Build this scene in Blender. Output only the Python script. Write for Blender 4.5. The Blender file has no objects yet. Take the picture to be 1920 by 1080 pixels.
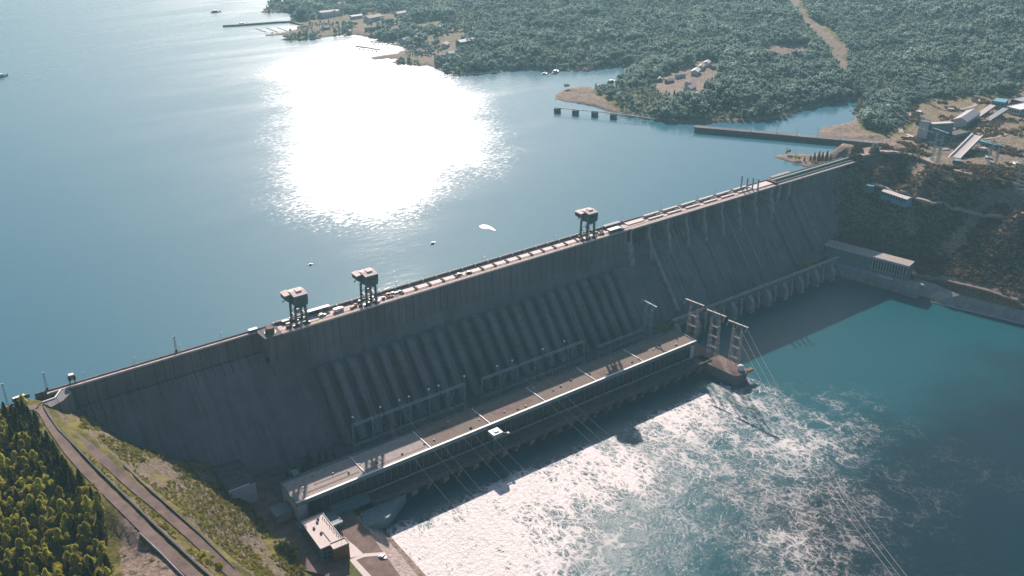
import bpy, bmesh, math, random
import numpy as np
from mathutils import Vector, Matrix
random.seed(7); rng = np.random.default_rng(11)
D = bpy.data; SC = bpy.context.scene; COL = SC.collection
R_ = math.radians
# ------------------------------------------------------------------ camera
F_PX = 1747.0
CAM = np.array([-199.8, -554.2, 485.9])
RW = np.array([[0.80921, 0.25632, 0.52867], [-0.58753, 0.35302, 0.72814], [0.0, 0.89982, -0.43626]])
cam = D.objects.new('camera', D.cameras.new('camera')); COL.objects.link(cam); SC.camera = cam
cam.matrix_world = Matrix(((RW[0,0],RW[0,1],-RW[0,2],CAM[0]),(RW[1,0],RW[1,1],-RW[1,2],CAM[1]),(RW[2,0],RW[2,1],-RW[2,2],CAM[2]),(0,0,0,1)))
cam.data.sensor_width = 36.0; cam.data.lens = F_PX/1920*36; cam.data.clip_start = 1.0; cam.data.clip_end = 30000.0
# ------------------------------------------------------------------ light
SUN_EL, SUN_AZ = R_(31.6), R_(28.5)          # azimuth from +Y towards +X
sd = Vector((math.sin(SUN_AZ)*math.cos(SUN_EL), math.cos(SUN_AZ)*math.cos(SUN_EL), math.sin(SUN_EL)))
sun = D.objects.new('sun', D.lights.new('sun', 'SUN')); COL.objects.link(sun)
sun.data.energy = 4.8; sun.data.angle = R_(0.5); sun.data.color = (1.0, 0.84, 0.76)
sun.rotation_euler = sd.to_track_quat('Z', 'Y').to_euler(); sun.location = (0, 0, 900)
W = D.worlds.new('World'); SC.world = W; W.use_nodes = True
wn = W.node_tree; bg = wn.nodes['Background']; sky = wn.nodes.new('ShaderNodeTexSky')
sky.sky_type = 'NISHITA'; sky.sun_disc = False; sky.sun_elevation = SUN_EL; sky.sun_rotation = SUN_AZ
sky.altitude = 300; sky.air_density = 1.0; sky.dust_density = 3.0; sky.ozone_density = 4.0
wn.links.new(sky.outputs[0], bg.inputs[0]); bg.inputs[1].default_value = 0.055
SC.view_settings.view_transform = 'Standard'; SC.view_settings.look = 'None'; SC.view_settings.exposure = 0.76
SC.render.engine = 'CYCLES'
SC.cycles.max_bounces = 4; SC.cycles.diffuse_bounces = 2; SC.cycles.glossy_bounces = 2; SC.cycles.volume_bounces = 0
SC.cycles.transparent_max_bounces = 4; SC.cycles.sample_clamp_indirect = 4.0
# ------------------------------------------------------------------ helpers
def ray(px, py):
    return RW @ np.array([(px-960)/F_PX, (540-py)/F_PX, 1.0])
def at(px, py, z=None, x=None, y=None):                 # a pixel of the photograph met with a plane of the place
    r = ray(px, py)
    t = (z-CAM[2])/r[2] if z is not None else ((x-CAM[0])/r[0] if x is not None else (y-CAM[1])/r[1])
    return CAM + r*t
def atxy(pts, z): return [tuple(at(px, py, z=z)[:2]) for px, py in pts]
def project(P):
    q = (np.asarray(P, float)-CAM) @ RW
    return np.stack([960+F_PX*q[...,0]/q[...,2], 540-F_PX*q[...,1]/q[...,2], q[...,2]], -1)

class MB:
    def __init__(s): s.v = []; s.f = []; s.mi = []; s.m = 0
    def add(s, vs, fs):
        n = len(s.v); s.v += [tuple(map(float, p)) for p in vs]; s.f += [tuple(i+n for i in f) for f in fs]; s.mi += [s.m]*len(fs); return s
    def box(s, x0, x1, y0, y1, z0, z1, rot=0, c=None):
        vs = [(x, y, z) for z in (z0, z1) for x, y in ((x0, y0), (x1, y0), (x1, y1), (x0, y1))]
        if rot:
            cx, cy = c or ((x0+x1)/2, (y0+y1)/2); a, b = math.cos(rot), math.sin(rot)
            vs = [(cx+(x-cx)*a-(y-cy)*b, cy+(x-cx)*b+(y-cy)*a, z) for x, y, z in vs]
        return s.add(vs, [(3,2,1,0), (4,5,6,7), (0,1,5,4), (1,2,6,5), (2,3,7,6), (3,0,4,7)])
    def prism(s, poly, z0, z1):                        # horizontal polygon, counter-clockwise
        a = sum(poly[i-1][0]*poly[i][1]-poly[i][0]*poly[i-1][1] for i in range(len(poly)))
        if a < 0: poly = poly[::-1]
        n = len(poly)
        vs = [(x, y, z0) for x, y in poly]+[(x, y, z1) for x, y in poly]
        return s.add(vs, [tuple(range(n))[::-1], tuple(range(n, 2*n))]+[(i, (i+1) % n, n+(i+1) % n, n+i) for i in range(n)])
    def extrude_x(s, prof, x0, x1):                    # profile in (y, z)
        n = len(prof); vs = [(x0, y, z) for y, z in prof]+[(x1, y, z) for y, z in prof]
        return s.add(vs, [tuple(range(n))[::-1], tuple(range(n, 2*n))]+[(i, (i+1) % n, n+(i+1) % n, n+i) for i in range(n)])
    def extrude_y(s, prof, y0, y1):                    # profile in (x, z)
        n = len(prof); vs = [(x, y0, z) for x, z in prof]+[(x, y1, z) for x, z in prof]
        return s.add(vs, [tuple(range(n)), tuple(range(n, 2*n))[::-1]]+[(i, n+i, n+(i+1) % n, (i+1) % n) for i in range(n)])
    def bar(s, a, b, r, n=4, r2=None):
        a, b = Vector(a), Vector(b); d = (b-a)
        if d.length < 1e-6: return s
        q = d.to_track_quat('Z', 'Y'); r2 = r if r2 is None else r2
        vs = []
        for P, rr in ((a, r), (b, r2)):
            for k in range(n):
                t = 2*math.pi*(k+.5)/n; vs.append(P+q @ Vector((math.cos(t)*rr, math.sin(t)*rr, 0)))
        return s.add(vs, [tuple(range(n))[::-1], tuple(range(n, 2*n))]+[(i, (i+1) % n, n+(i+1) % n, n+i) for i in range(n)])
    def path(s, pts, r, n=4):
        for a, b in zip(pts, pts[1:]): s.bar(a, b, r, n)
        return s
    def gable(s, x0, x1, y0, y1, z0, ze, zr, rot=0, over=0.6):      # roof only, ridge along the local x
        ym = (y0+y1)/2; t = .35
        prof = [(y0-over, ze-.25), (ym, zr), (y1+over, ze-.25), (y1+over, ze-.25+t), (ym, zr+t), (y0-over, ze-.25+t)]
        n0 = len(s.v); s.extrude_x(prof, x0-over, x1+over); s.spin(n0, rot, ((x0+x1)/2, ym)); return s
    def spin(s, n0, rot, c):
        if rot:
            a, b = math.cos(rot), math.sin(rot)
            for i in range(n0, len(s.v)):
                x, y, z = s.v[i]; s.v[i] = (c[0]+(x-c[0])*a-(y-c[1])*b, c[1]+(x-c[0])*b+(y-c[1])*a, z)
    def build(s, name, mats, parent=None, smooth=False):
        me = D.meshes.new(name)
        off = Vector((0, 0, 0))
        if parent is not None: off = wl(parent)
        me.from_pydata([(x-off.x, y-off.y, z-off.z) for x, y, z in s.v], [], s.f)
        for m in (mats if isinstance(mats, (list, tuple)) else [mats]): me.materials.append(m)
        me.polygons.foreach_set('material_index', s.mi)
        if smooth: me.shade_smooth()
        me.update()
        o = D.objects.new(name, me); COL.objects.link(o)
        if parent is not None: o.parent = parent
        return o
def wl(o):
    v = Vector(o.location)
    return v+wl(o.parent) if o.parent else v
def tag(o, label=None, cat=None, group=None, kind=None):
    if label: o['label'] = label
    if cat: o['category'] = cat
    if group: o['group'] = group
    if kind: o['kind'] = kind
    return o
def thing(name, label, cat, loc=(0, 0, 0), group=None, rz=0):
    o = D.objects.new(name, None); COL.objects.link(o); o.location = loc; o.rotation_euler.z = rz
    return tag(o, label, cat, group)
def copy_tree(o, parent=None):
    c = o.copy(); COL.objects.link(c); c.parent = parent
    for ch in o.children: copy_tree(ch, c)
    return c
def place(proto, loc, rz, label, group=None, first=False, sc=1.0):
    o = proto if first else copy_tree(proto)
    o.location = loc; o.rotation_euler.z = rz; o.scale = (sc, sc, sc); o['label'] = label
    if group: o['group'] = group
    return o
ORD = ['first','second','third','fourth','fifth','sixth','seventh','eighth','ninth','tenth','eleventh','twelfth','thirteenth','fourteenth','fifteenth','sixteenth','seventeenth','eighteenth','nineteenth','twentieth']
# ------------------------------------------------------------------ materials
def mat(name, col, rough=0.8, var=0.25, scale=0.15, bump=0.0, spec=0.3, metal=0.0, col2=None, detail=6, bscale=None):
    m = D.materials.new(name); m.use_nodes = True; nt = m.node_tree; N = nt.nodes; L = nt.links; b = N['Principled BSDF']
    b.inputs['Roughness'].default_value = rough; b.inputs['Specular IOR Level'].default_value = spec; b.inputs['Metallic'].default_value = metal
    tc = N.new('ShaderNodeTexCoord'); geo = N.new('ShaderNodeNewGeometry')
    nz = N.new('ShaderNodeTexNoise'); nz.inputs['Scale'].default_value = scale; nz.inputs['Detail'].default_value = detail; nz.inputs['Roughness'].default_value = .65
    L.new(geo.outputs['Position'], nz.inputs['Vector'])
    cr = N.new('ShaderNodeValToRGB'); cr.color_ramp.elements[0].position = .3; cr.color_ramp.elements[1].position = .7
    c2 = col2 or tuple(c*(1+var) for c in col); c1 = tuple(c*(1-var) for c in col) if col2 is None else col
    cr.color_ramp.elements[0].color = (*c1, 1); cr.color_ramp.elements[1].color = (*c2, 1)
    L.new(nz.outputs['Fac'], cr.inputs['Fac']); L.new(cr.outputs['Color'], b.inputs['Base Color'])
    if bump:
        n2 = N.new('ShaderNodeTexNoise'); n2.inputs['Scale'].default_value = bscale or scale*4; n2.inputs['Detail'].default_value = 5
        L.new(geo.outputs['Position'], n2.inputs['Vector'])
        bp = N.new('ShaderNodeBump'); bp.inputs['Strength'].default_value = 1; bp.inputs['Distance'].default_value = bump
        L.new(n2.outputs['Fac'], bp.inputs['Height']); L.new(bp.outputs['Normal'], b.inputs['Normal'])
    return m
def mth(nt, op, a, b=None, c=None, clamp=False):
    n = nt.nodes.new('ShaderNodeMath'); n.operation = op; n.use_clamp = clamp
    for i, v in enumerate((a, b, c)):
        if v is None: continue
        if hasattr(v, 'is_linked') or hasattr(v, 'links'): nt.links.new(v, n.inputs[i])
        else: n.inputs[i].default_value = v
    return n.outputs[0]
def mixc(nt, fac, a, b):
    n = nt.nodes.new('ShaderNodeMix'); n.data_type = 'RGBA'
    if hasattr(fac, 'links'): nt.links.new(fac, n.inputs[0])
    else: n.inputs[0].default_value = fac
    for i, v in ((6, a), (7, b)):
        if hasattr(v, 'links'): nt.links.new(v, n.inputs[i])
        else: n.inputs[i].default_value = (*v, 1)
    return n.outputs[2]
def noise(nt, scale, detail=5, rough=.6, vec=None, stretch=None, dist=0):
    n = nt.nodes.new('ShaderNodeTexNoise'); n.inputs['Scale'].default_value = scale; n.inputs['Detail'].default_value = detail
    n.inputs['Roughness'].default_value = rough; n.inputs['Distortion'].default_value = dist
    if vec is None: vec = nt.nodes.new('ShaderNodeNewGeometry').outputs['Position']
    if stretch:
        mp = nt.nodes.new('ShaderNodeMapping'); mp.inputs['Scale'].default_value = stretch; nt.links.new(vec, mp.inputs['Vector']); vec = mp.outputs[0]
    nt.links.new(vec, n.inputs['Vector']); return n.outputs['Fac']
def smooth(nt, v, lo, hi):
    n = nt.nodes.new('ShaderNodeMapRange'); n.interpolation_type = 'SMOOTHSTEP'; nt.links.new(v, n.inputs[0])
    n.inputs[1].default_value = lo; n.inputs[2].default_value = hi; return n.outputs[0]

def concrete_dam(name, base, joint=7.5, lift=3.0):
    m = D.materials.new(name); m.use_nodes = True; nt = m.node_tree; L = nt.links; b = nt.nodes['Principled BSDF']
    b.inputs['Roughness'].default_value = .9; b.inputs['Specular IOR Level'].default_value = .15
    pos = nt.nodes.new('ShaderNodeNewGeometry').outputs['Position']
    sp = nt.nodes.new('ShaderNodeSeparateXYZ'); L.new(pos, sp.inputs[0])
    big = noise(nt, .02, 6, .65); fine = noise(nt, .5, 6, .7); streak = noise(nt, 1.0, 4, .7, stretch=(.42, .02, .02))
    c = mixc(nt, smooth(nt, big, .3, .7), tuple(v*.72 for v in base), tuple(v*1.3 for v in base))
    c = mixc(nt, mth(nt, 'MULTIPLY', smooth(nt, noise(nt, 1.0, 2, .5, stretch=(.09, .004, .004)), .45, .6), .3), c, tuple(v*1.6 for v in base))
    c = mixc(nt, mth(nt, 'MULTIPLY', smooth(nt, streak, .5, .72), .55), c, tuple(v*.3 for v in base))
    c = mixc(nt, mth(nt, 'MULTIPLY', smooth(nt, noise(nt, 1.0, 3, .6, stretch=(.26, .015, .015)), .6, .8), .4), c, tuple(v*2.0 for v in base))
    c = mixc(nt, mth(nt, 'MULTIPLY', fine, .35), c, tuple(v*.5 for v in base))
    # construction joints: dark vertical seam, irregular; pale lift lines
    fx = mth(nt, 'FRACT', mth(nt, 'DIVIDE', mth(nt, 'ADD', sp.outputs[0], 1500.6), joint))
    seam = mth(nt, 'LESS_THAN', fx, .075)
    jn = noise(nt, 1.0, 3, .6, stretch=(.11, .0, .012))
    seam = mth(nt, 'MULTIPLY', mth(nt, 'MULTIPLY', seam, smooth(nt, jn, .36, .52)), mth(nt, 'GREATER_THAN', sp.outputs[2], 78.0))
    c = mixc(nt, mth(nt, 'MULTIPLY', seam, .8), c, tuple(v*.12 for v in base))
    fz = mth(nt, 'FRACT', mth(nt, 'DIVIDE', sp.outputs[2], lift))
    c = mixc(nt, mth(nt, 'MULTIPLY', mth(nt, 'LESS_THAN', fz, .1), .28), c, tuple(v*.45 for v in base))
    L.new(c, b.inputs['Base Color'])
    bp = nt.nodes.new('ShaderNodeBump'); bp.inputs['Distance'].default_value = .35; L.new(fine, bp.inputs['Height']); L.new(bp.outputs[0], b.inputs['Normal'])
    return m
M = {}
M['dam'] = concrete_dam('weathered_dam_concrete', (.18, .175, .175))
M['spill'] = concrete_dam('spillway_concrete', (.18, .185, .182), joint=14.5)
M['pen'] = concrete_dam('penstock_concrete', (.2, .188, .188), joint=900, lift=6)
M['concrete'] = mat('grey_concrete', (.3, .285, .275), .9, .3, .12, .1)
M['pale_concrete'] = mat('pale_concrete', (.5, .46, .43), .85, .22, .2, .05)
M['deck'] = mat('crest_deck_concrete', (.55, .45, .41), .9, .25, .25, .05)
M['deck_pale'] = mat('pale_hatch_cover', (.55, .48, .45), .7, .12, .5)
M['dark_concrete'] = mat('dark_grey_concrete', (.09, .09, .095), .8, .35, .2, .1)  # one dark grey tone with noise, shared by all darker concrete
M['asphalt'] = mat('old_asphalt', (.17, .125, .108), .95, .35, .1, .05)
M['dirt_road'] = mat('pale_dirt_road', (.36, .29, .24), .95, .25, .08, .1)
M['sand'] = mat('beach_sand', (.34, .25, .2), .95, .25, .05)
M['roof_felt'] = mat('brown_roof_felt', (.19, .155, .13), .95, .25, .6, .03)
M['roof_felt_pale'] = mat('faded_roof_felt', (.34, .3, .275), .95, .2, .35, .03)
M['facade'] = mat('dark_facade_glazing', (.03, .035, .042), .25, .4, .3, spec=.5)
M['white'] = mat('white_painted_metal', (.78, .77, .76), .5, .06, .5)
M['plaster'] = mat('grey_white_render', (.5, .49, .5), .85, .15, .3)
M['green_metal'] = mat('teal_painted_steel', (.05, .12, .125), .5, .3, .4, spec=.5)
M['teal_roof'] = mat('weathered_teal_metal_roof', (.12, .2, .21), .6, .25, .3)
M['steel'] = mat('galvanised_steel', (.36, .36, .35), .55, .2, .3, metal=.3)
M['steel_pale'] = mat('pale_galvanised_lattice', (.38, .34, .32), .5, .12, .5, metal=.1)
M['steel_green'] = mat('green_grey_lattice_steel', (.26, .37, .38), .6, .2, .4)
M['rust'] = mat('rusty_steel', (.13, .065, .04), .9, .4, .8)
M['wood'] = mat('weathered_timber', (.2, .13, .09), .9, .35, .6)
M['brown_wall'] = mat('ochre_brown_cladding', (.17, .085, .035), .7, .35, .5)
M['window'] = mat('dark_window_glass', (.02, .025, .03), .15, .2, 1, spec=.6)
M['tyre'] = mat('black_rubber', (.015, .015, .015), .9, .1, 1)
M['car_white'] = mat('white_car_paint', (.7, .7, .7), .35, .03, 1, spec=.5)
M['car_dark'] = mat('dark_car_paint', (.03, .035, .04), .35, .1, 1, spec=.5)
M['car_red'] = mat('dull_red_paint', (.3, .07, .05), .5, .2, 1)
M['car_green'] = mat('dark_green_paint', (.04, .08, .07), .45, .2, 1)
M['car_orange'] = mat('ochre_paint', (.35, .2, .09), .6, .2, 1)
M['blue_roof'] = mat('sky_blue_metal_roof', (.12, .34, .42), .5, .1, .5)
M['pink_roof'] = mat('pale_slate_roof', (.52, .44, .42), .8, .15, .4)
M['grey_roof'] = mat('grey_slate_roof', (.3, .31, .34), .7, .15, .4)
M['bark'] = mat('brown_bark', (.09, .06, .045), .95, .3, 2)
M['rock'] = mat('grey_brown_boulder', (.26, .21, .19), .95, .4, .4, .3)
M['lamp_glass'] = mat('white_lamp_globe', (.8, .8, .8), .2, .02, 1)
M['wire'] = mat('aluminium_cable', (.4, .37, .36), .6, .05, 1)
M['grass'] = mat('green_grass', (.07, .09, .025), .95, .4, .15, .2, col2=(.15, .15, .05))
def leaf(name, a, b, scale=.35):
    m = mat(name, a, .75, .3, scale, col2=b, spec=.15, detail=3)
    nt = m.node_tree; pb = nt.nodes['Principled BSDF']
    oi = nt.nodes.new('ShaderNodeObjectInfo'); hs = nt.nodes.new('ShaderNodeHueSaturation')
    src = pb.inputs['Base Color'].links[0].from_socket; nt.links.new(src, hs.inputs['Color'])
    nt.links.new(mth(nt, 'MULTIPLY_ADD', oi.outputs['Random'], .03, .492), hs.inputs['Hue'])
    nt.links.new(mth(nt, 'MULTIPLY_ADD', oi.outputs['Random'], .7, .65), hs.inputs['Value'])
    nt.links.new(hs.outputs[0], pb.inputs['Base Color'])
    out = nt.nodes['Material Output']; tr = nt.nodes.new('ShaderNodeBsdfTranslucent'); nt.links.new(hs.outputs[0], tr.inputs['Color'])
    mx = nt.nodes.new('ShaderNodeMixShader'); mx.inputs[0].default_value = .55
    nt.links.new(pb.outputs[0], mx.inputs[1]); nt.links.new(tr.outputs[0], mx.inputs[2]); nt.links.new(mx.outputs[0], out.inputs['Surface'])
    return m
M['pine'] = leaf('dark_pine_needles', (.05, .06, .018), (.11, .115, .03))
M['young'] = leaf('bright_young_foliage', (.27, .25, .045), (.52, .47, .085))
M['haze_leaf'] = leaf('haze_tinted_foliage', (.12, .19, .17), (.31, .38, .32), .03)  # distance haze mixed into the leaf colour, paler and bluer than real leaves
M['brush'] = leaf('dry_brown_scrub', (.07, .052, .035), (.17, .125, .085), .1)
M['grassy'] = leaf('bushy_green_undergrowth', (.13, .14, .03), (.32, .28, .06), .2)

# ------------------------------------------------------------------ the lie of the land
LAKE_Z = 99.0
def inside(P, poly):
    x, y = P[:, 0], P[:, 1]; c = np.zeros(len(P), bool); n = len(poly)
    for i in range(n):
        (x1, y1), (x2, y2) = poly[i-1], poly[i]
        k = (y1 > y) != (y2 > y)
        with np.errstate(divide='ignore', invalid='ignore'):
            c ^= k & (x < (x2-x1)*(y-y1)/(y2-y1+1e-12)+x1)
    return c
def dist(P, poly):
    d = np.full(len(P), 1e12)
    for i in range(len(poly)):
        a = np.array(poly[i-1]); b = np.array(poly[i]); ab = b-a
        t = np.clip(((P-a) @ ab)/(ab @ ab+1e-9), 0, 1); q = P-a-t[:, None]*ab
        d = np.minimum(d, (q*q).sum(1))
    return np.sqrt(d)
# lake shore traced at water level (land side)
shore_px = [(1540,311),(1515,315),(1490,308),(1465,301),(1443,292),(1470,289),(1520,290),(1560,287),(1620,280),(1690,279),(1560,266),(1534,250),(1545,239),(1575,233),(1600,228),(1606,215),
 (1615,196),(1612,186),(1590,188),(1560,193),(1535,198),(1505,206),(1480,217),(1450,224),(1410,228),(1370,229),(1300,231),(1270,231),(1225,226),(1180,220),(1150,213),(1130,205),(1095,196),(1062,192),(1041,187),
 (1042,176),(1058,168),(1085,163),(1105,163),(1118,169),(1140,169),(1160,166),(1150,158),(1163,154),(1170,140),(1172,126),(1140,127),(1110,131),(1060,132),(1000,131),(950,133),(905,137),(862,142),(830,136),(808,124),(780,124),(745,122),(728,116),
 (750,111),(700,113),(686,110),(705,104),(740,100),(762,92),(735,84),(700,72),(668,66),(640,66),(600,73),(545,77),(520,75),(545,68),(492,66),(530,60),(562,53),(556,44),(540,40),(562,26),(530,24),(488,24),(500,14),(530,6),(560,-6),(620,-40)]
shore = atxy(shore_px, LAKE_Z)
land = shore+[(3500, 3600), (5600, 3600), (5600, -3000), (862, -3000), (862, 143)]
left_land = [(-5600, -3000), (-140, -3000), (-100, -3000), (-60, 146), (-145, 146), (-5600, 146)]
riv_left = atxy([(700,973), (733,1006), (766,1041), (800,1078), (860,1150)], 0)
riv_right = [(732, 64), (750.6, -27), (759, -56), (770, -89), (793, -150), (840, -300), (880, -700), (900, -3000)]
river = [(57, 62), (57, -15)]+riv_left+[(60, -260), (20, -420), (-20, -900), (-60, -3000)]+riv_right[::-1]
ctl = []
def cp(px, py, z): p = at(px, py, z=z); ctl.append((p[0], p[1], z))
def cw(x, y, z): ctl.append((x, y, z))
# left bank
for q in ((60,760,104.5),(85,770,104.5),(30,775,104.5),(100,800,104.5),(150,870,102.5),(230,950,99),(330,1050,95),(370,1080,94)): cp(*q)
for q in ((150,822,100),(190,850,97.5),(300,950,89),(440,1080,80),(215,860,95),(350,960,84),(480,1080,74)): cp(*q)
for q in ((0,1080,88),(0,900,96),(100,950,97),(100,1080,86),(220,1060,90),(0,820,103),(200,1000,92),(60,860,101)): cp(*q)
for q in ((200,812,82),(250,840,66),(290,850,60),(330,870,50),(370,880,40),(440,955,30),(500,1020,21),(545,1080,16),(400,1000,58),(330,920,66),(260,880,80),(450,1040,48)): cp(*q)
for q in ((-110,142,84),(-86,112,54),(-60,98,38),(-33,86,26),(-12,80,14),(10,77,11),(-20,60,11),(-22,30,11),(-22,0,11),(0,-20,10),(30,-40,10),(-12,-40,10),(-18,-80,10),(40,-90,9),(45,-140,9),(-12,-130,11),(-60,-300,12),(-160,-600,20),(-120,-200,85),(-200,-200,85),(-260,-500,80),(-400,-100,95),(-400,146,106),(-220,146,105),(-145,146,104.5),(-1200,100,120),(-1200,-1200,120),(-3500,0,150),(-3500,-2800,150),(-500,-2500,90)): cw(*q)
cw(120, 70, 10); cw(300, 70, 10); cw(450, 60, 8)
# right bank
for q in ((1551,485,13),(1690,520,13),(1715,520,14),(1735,535,12),(1800,552,14),(1920,580,15),(1920,565,17),(1755,528,20),(1700,372,69),(1665,355,70),(1635,345,72),(1735,385,67),(1800,402,66),(1860,415,64),(1920,427,62),
          (1600,430,32),(1600,380,62),(1700,450,37),(1800,480,36),(1900,510,32),(1620,330,92),(1700,345,95),(1760,350,94),(1800,352,92),(1860,372,88),(1920,398,84)): cp(*q)
for q in ((1612,300,105.5),(1640,298,105.5),(1680,290,106),(1660,312,104),(1740,325,104),(1760,300,106),(1800,320,104),(1850,300,107),(1850,340,102),(1920,340,102),(1880,260,110),(1920,250,112),(1700,220,107),(1750,200,109),(1810,200,111),(1900,170,114),(1650,230,106),(1620,200,103),(1780,260,107)): cp(*q)
for q in ((862,123,105),(900,-400,60),(950,-900,90),(900,-1200,60),(1200,-500,110),(1400,0,120),(1900,-300,130),(3000,-500,170),(5000,-2500,220),(1000,-2500,90),(1500,-1500,130),(5500,500,260)): cw(*q)
# across the lake
for q in ((1080,178,101),(1150,190,106),(1250,190,113),(1350,180,121),(1430,190,112),(1500,170,116),(1570,160,110),(1250,120,116),(1350,90,128),(1210,140,108),(1470,92,124),(1540,60,132),(1590,130,112),(1400,30,138),(1250,40,130),(1100,100,112),(1000,90,114),(900,60,118),(1100,30,135),(1000,10,132),(850,20,122),(800,90,102),(880,110,106),(700,40,102),(640,30,104),(620,60,100.5),(700,90,100),(560,10,103),(1480,0,150),(1600,40,140),(1700,0,160),(1700,80,134),(1800,60,148),(1920,20,168),(1920,110,135),(1800,120,128),(1660,140,118),(1580,250,101),(1500,297,100.3),(1545,300,101),(1600,258,104)): cp(*q)
for q in ((1500,2600,160),(2600,2400,190),(3500,3400,230),(5400,3400,300),(3400,1300,220),(5400,1500,320)): cw(*q)
ctl = np.array(ctl)
def _k(A, B): return np.sqrt(((A[:, None, :]-B[None, :, :])**2).sum(-1)+4.0)
_A = _k(ctl[:, :2], ctl[:, :2]); _n = len(ctl)
_S = np.zeros((_n+1, _n+1)); _S[:_n, :_n] = _A+np.eye(_n)*.5; _S[:_n, _n] = 1; _S[_n, :_n] = 1
_w = np.linalg.solve(_S, np.append(ctl[:, 2], 0))
def vnoise(P, s, seed=0):                                # smooth value noise
    q = P/s; i = np.floor(q).astype(np.int64); f = q-i; f = f*f*(3-2*f)
    def h(a, b): 
        n = (a*374761393+b*668265263+seed*1274126177) & 0x7fffffff; n = ((n ^ (n >> 13))*1274126177) & 0x7fffffff
        return ((n ^ (n >> 16)) & 0xffff)/65535.0
    x, y = i[:, 0], i[:, 1]
    return (h(x, y)*(1-f[:, 0])+h(x+1, y)*f[:, 0])*(1-f[:, 1])+(h(x, y+1)*(1-f[:, 0])+h(x+1, y+1)*f[:, 0])*f[:, 1]
def fbm(P, s, seed=0, o=4):
    t = 0; a = 1; n = 0
    for k in range(o): t = t+a*vnoise(P, s/2**k, seed+k); n += a; a *= .5
    return t/n-.5
FLAT = []                                                # (polygon, height) levelled ground
def height(P, raw=False):
    P = np.asarray(P, float).reshape(-1, 2); out = np.empty(len(P))
    for s in range(0, len(P), 40000):
        Q = P[s:s+40000]; h = _k(Q, ctl[:, :2]) @ _w[:_n]+_w[_n]
        rl, ll = inside(Q, land), inside(Q, left_land); rv = inside(Q, river)
        dl, dr = dist(Q, land), dist(Q, river)
        far = np.clip((np.hypot(Q[:, 0]-300, Q[:, 1]-100)-700)/900, 0, 1)
        up = (Q[:, 1] > 100) | rl
        rough = 1.6*fbm(Q, 40, 3)+far*16*fbm(Q, 260, 9)
        slope = ((Q[:, 0] > 740) & (Q[:, 0] < 1000) & (Q[:, 1] < 140)) | ((Q[:, 0] < -30) & (Q[:, 0] > -115) & (Q[:, 1] < 120))
        rough = rough+np.where(slope, 3*fbm(Q, 28, 5)+2.2*fbm(Q, 9, 6), 0)
        edge = np.clip(np.minimum(dl, dr)/25, 0, 1)
        flatyard = (Q[:, 0] > -30) & (Q[:, 0] < 60) & (Q[:, 1] < 75)
        h = h+np.where(flatyard, 0, rough*edge)
        lakeside = rl & (Q[:, 0] > 500)
        h = np.where(lakeside & (Q[:, 1] > 143), np.maximum(h, LAKE_Z+.15+np.minimum(dl*.09, 3)), h)
        h = np.where(lakeside & (Q[:, 1] > 120) & ((Q[:, 0] > 866) | (Q[:, 1] > 160)), np.minimum(h, LAKE_Z+1+dl*.16+np.maximum(0, 165-Q[:, 1])*.25), h)
        inlake = ~rl & (Q[:, 1] > 143)
        h = np.where(inlake, np.minimum(h, LAKE_Z-.2-np.minimum(dl*.2, 8)), h)
        inlake2 = ~rl & ~rv & (Q[:, 1] > 143)
        h = np.where(inlake2 & (Q[:, 0] < 870), np.minimum(h, LAKE_Z-6), h)
        band = (Q[:, 1] <= 143) & (Q[:, 1] > 62) & (Q[:, 0] > -108) & (Q[:, 0] < 800)
        h = np.where(band & (Q[:, 0] > 20) & (Q[:, 0] < 690), np.minimum(h, 10), h)
        near_w = (dr < 26) & (Q[:, 1] < 60) & ((Q[:, 0] < 120) | (Q[:, 0] > 650)) & ~((Q[:, 0] < 62) & (Q[:, 1] > -28))
        h = np.where(near_w, np.minimum(h, dr*.4-.5), h)
        h = np.where(rv, -4-np.minimum(dr*.3, 6), np.maximum(h, np.where(dr < 400, .2+np.minimum(dr*.3, 9), -99)))
        out[s:s+40000] = h
    return out
def zt(x, y): return float(height([(x, y)])[0])
def hit(px, py, lo=300, hi=6000):                        # where the line of sight of a pixel meets the ground
    r = ray(px, py); t = np.arange(lo, hi, 2.0); P = CAM+r*t[:, None]; hz = height(P[:, :2])
    k = np.argmax(P[:, 2] < np.maximum(hz, -50)); return P[k]

def axis(segs):
    out = []
    for a, b, s in segs: out += list(np.arange(a, b, s))
    return np.array(out+[segs[-1][1]])
gx = axis([(-5500,-2200,300),(-2200,-700,100),(-700,-260,20),(-260,60,3.5),(60,680,14),(680,1320,5),(1320,2700,12),(2700,3600,60),(3600,5500,240)])
gy = axis([(-2900,-1300,150),(-1300,-420,40),(-420,-160,9),(-160,200,4),(200,760,6),(760,2150,12),(2150,2900,50),(2900,3600,140)])
GX, GY = np.meshgrid(gx, gy); P2 = np.stack([GX.ravel(), GY.ravel()], 1); H = height(P2)
def carve(H, pts, w):                                    # cut and fill for a road bed
    d = np.full(len(P2), 1e9); z = np.zeros(len(P2))
    for a, c in zip(pts, pts[1:]):
        a, c = np.array(a), np.array(c); ab = (c-a)[:2]; t = np.clip(((P2-a[:2]) @ ab)/(ab @ ab), 0, 1); q = P2-a[:2]-t[:, None]*ab; dd = np.hypot(q[:, 0], q[:, 1]); k = dd < d
        d[k] = dd[k]; z[k] = (a[2]+t*(c[2]-a[2]))[k]
    t = np.clip((d-w)/6, 0, 1); return np.where(d < w+6, (z-.5)*(1-t)+H*t, H)
up_road = [tuple(at(x, y, z=z)) for x, y, z in ((-60,790,105),(0,776,105),(50,762,105),(78,766,105),(98,800,105),(130,846,103.6),(165,886,102.2),(230,950,99.4),(290,1009,97),(345,1062,95),(400,1110,93.5))]
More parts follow.
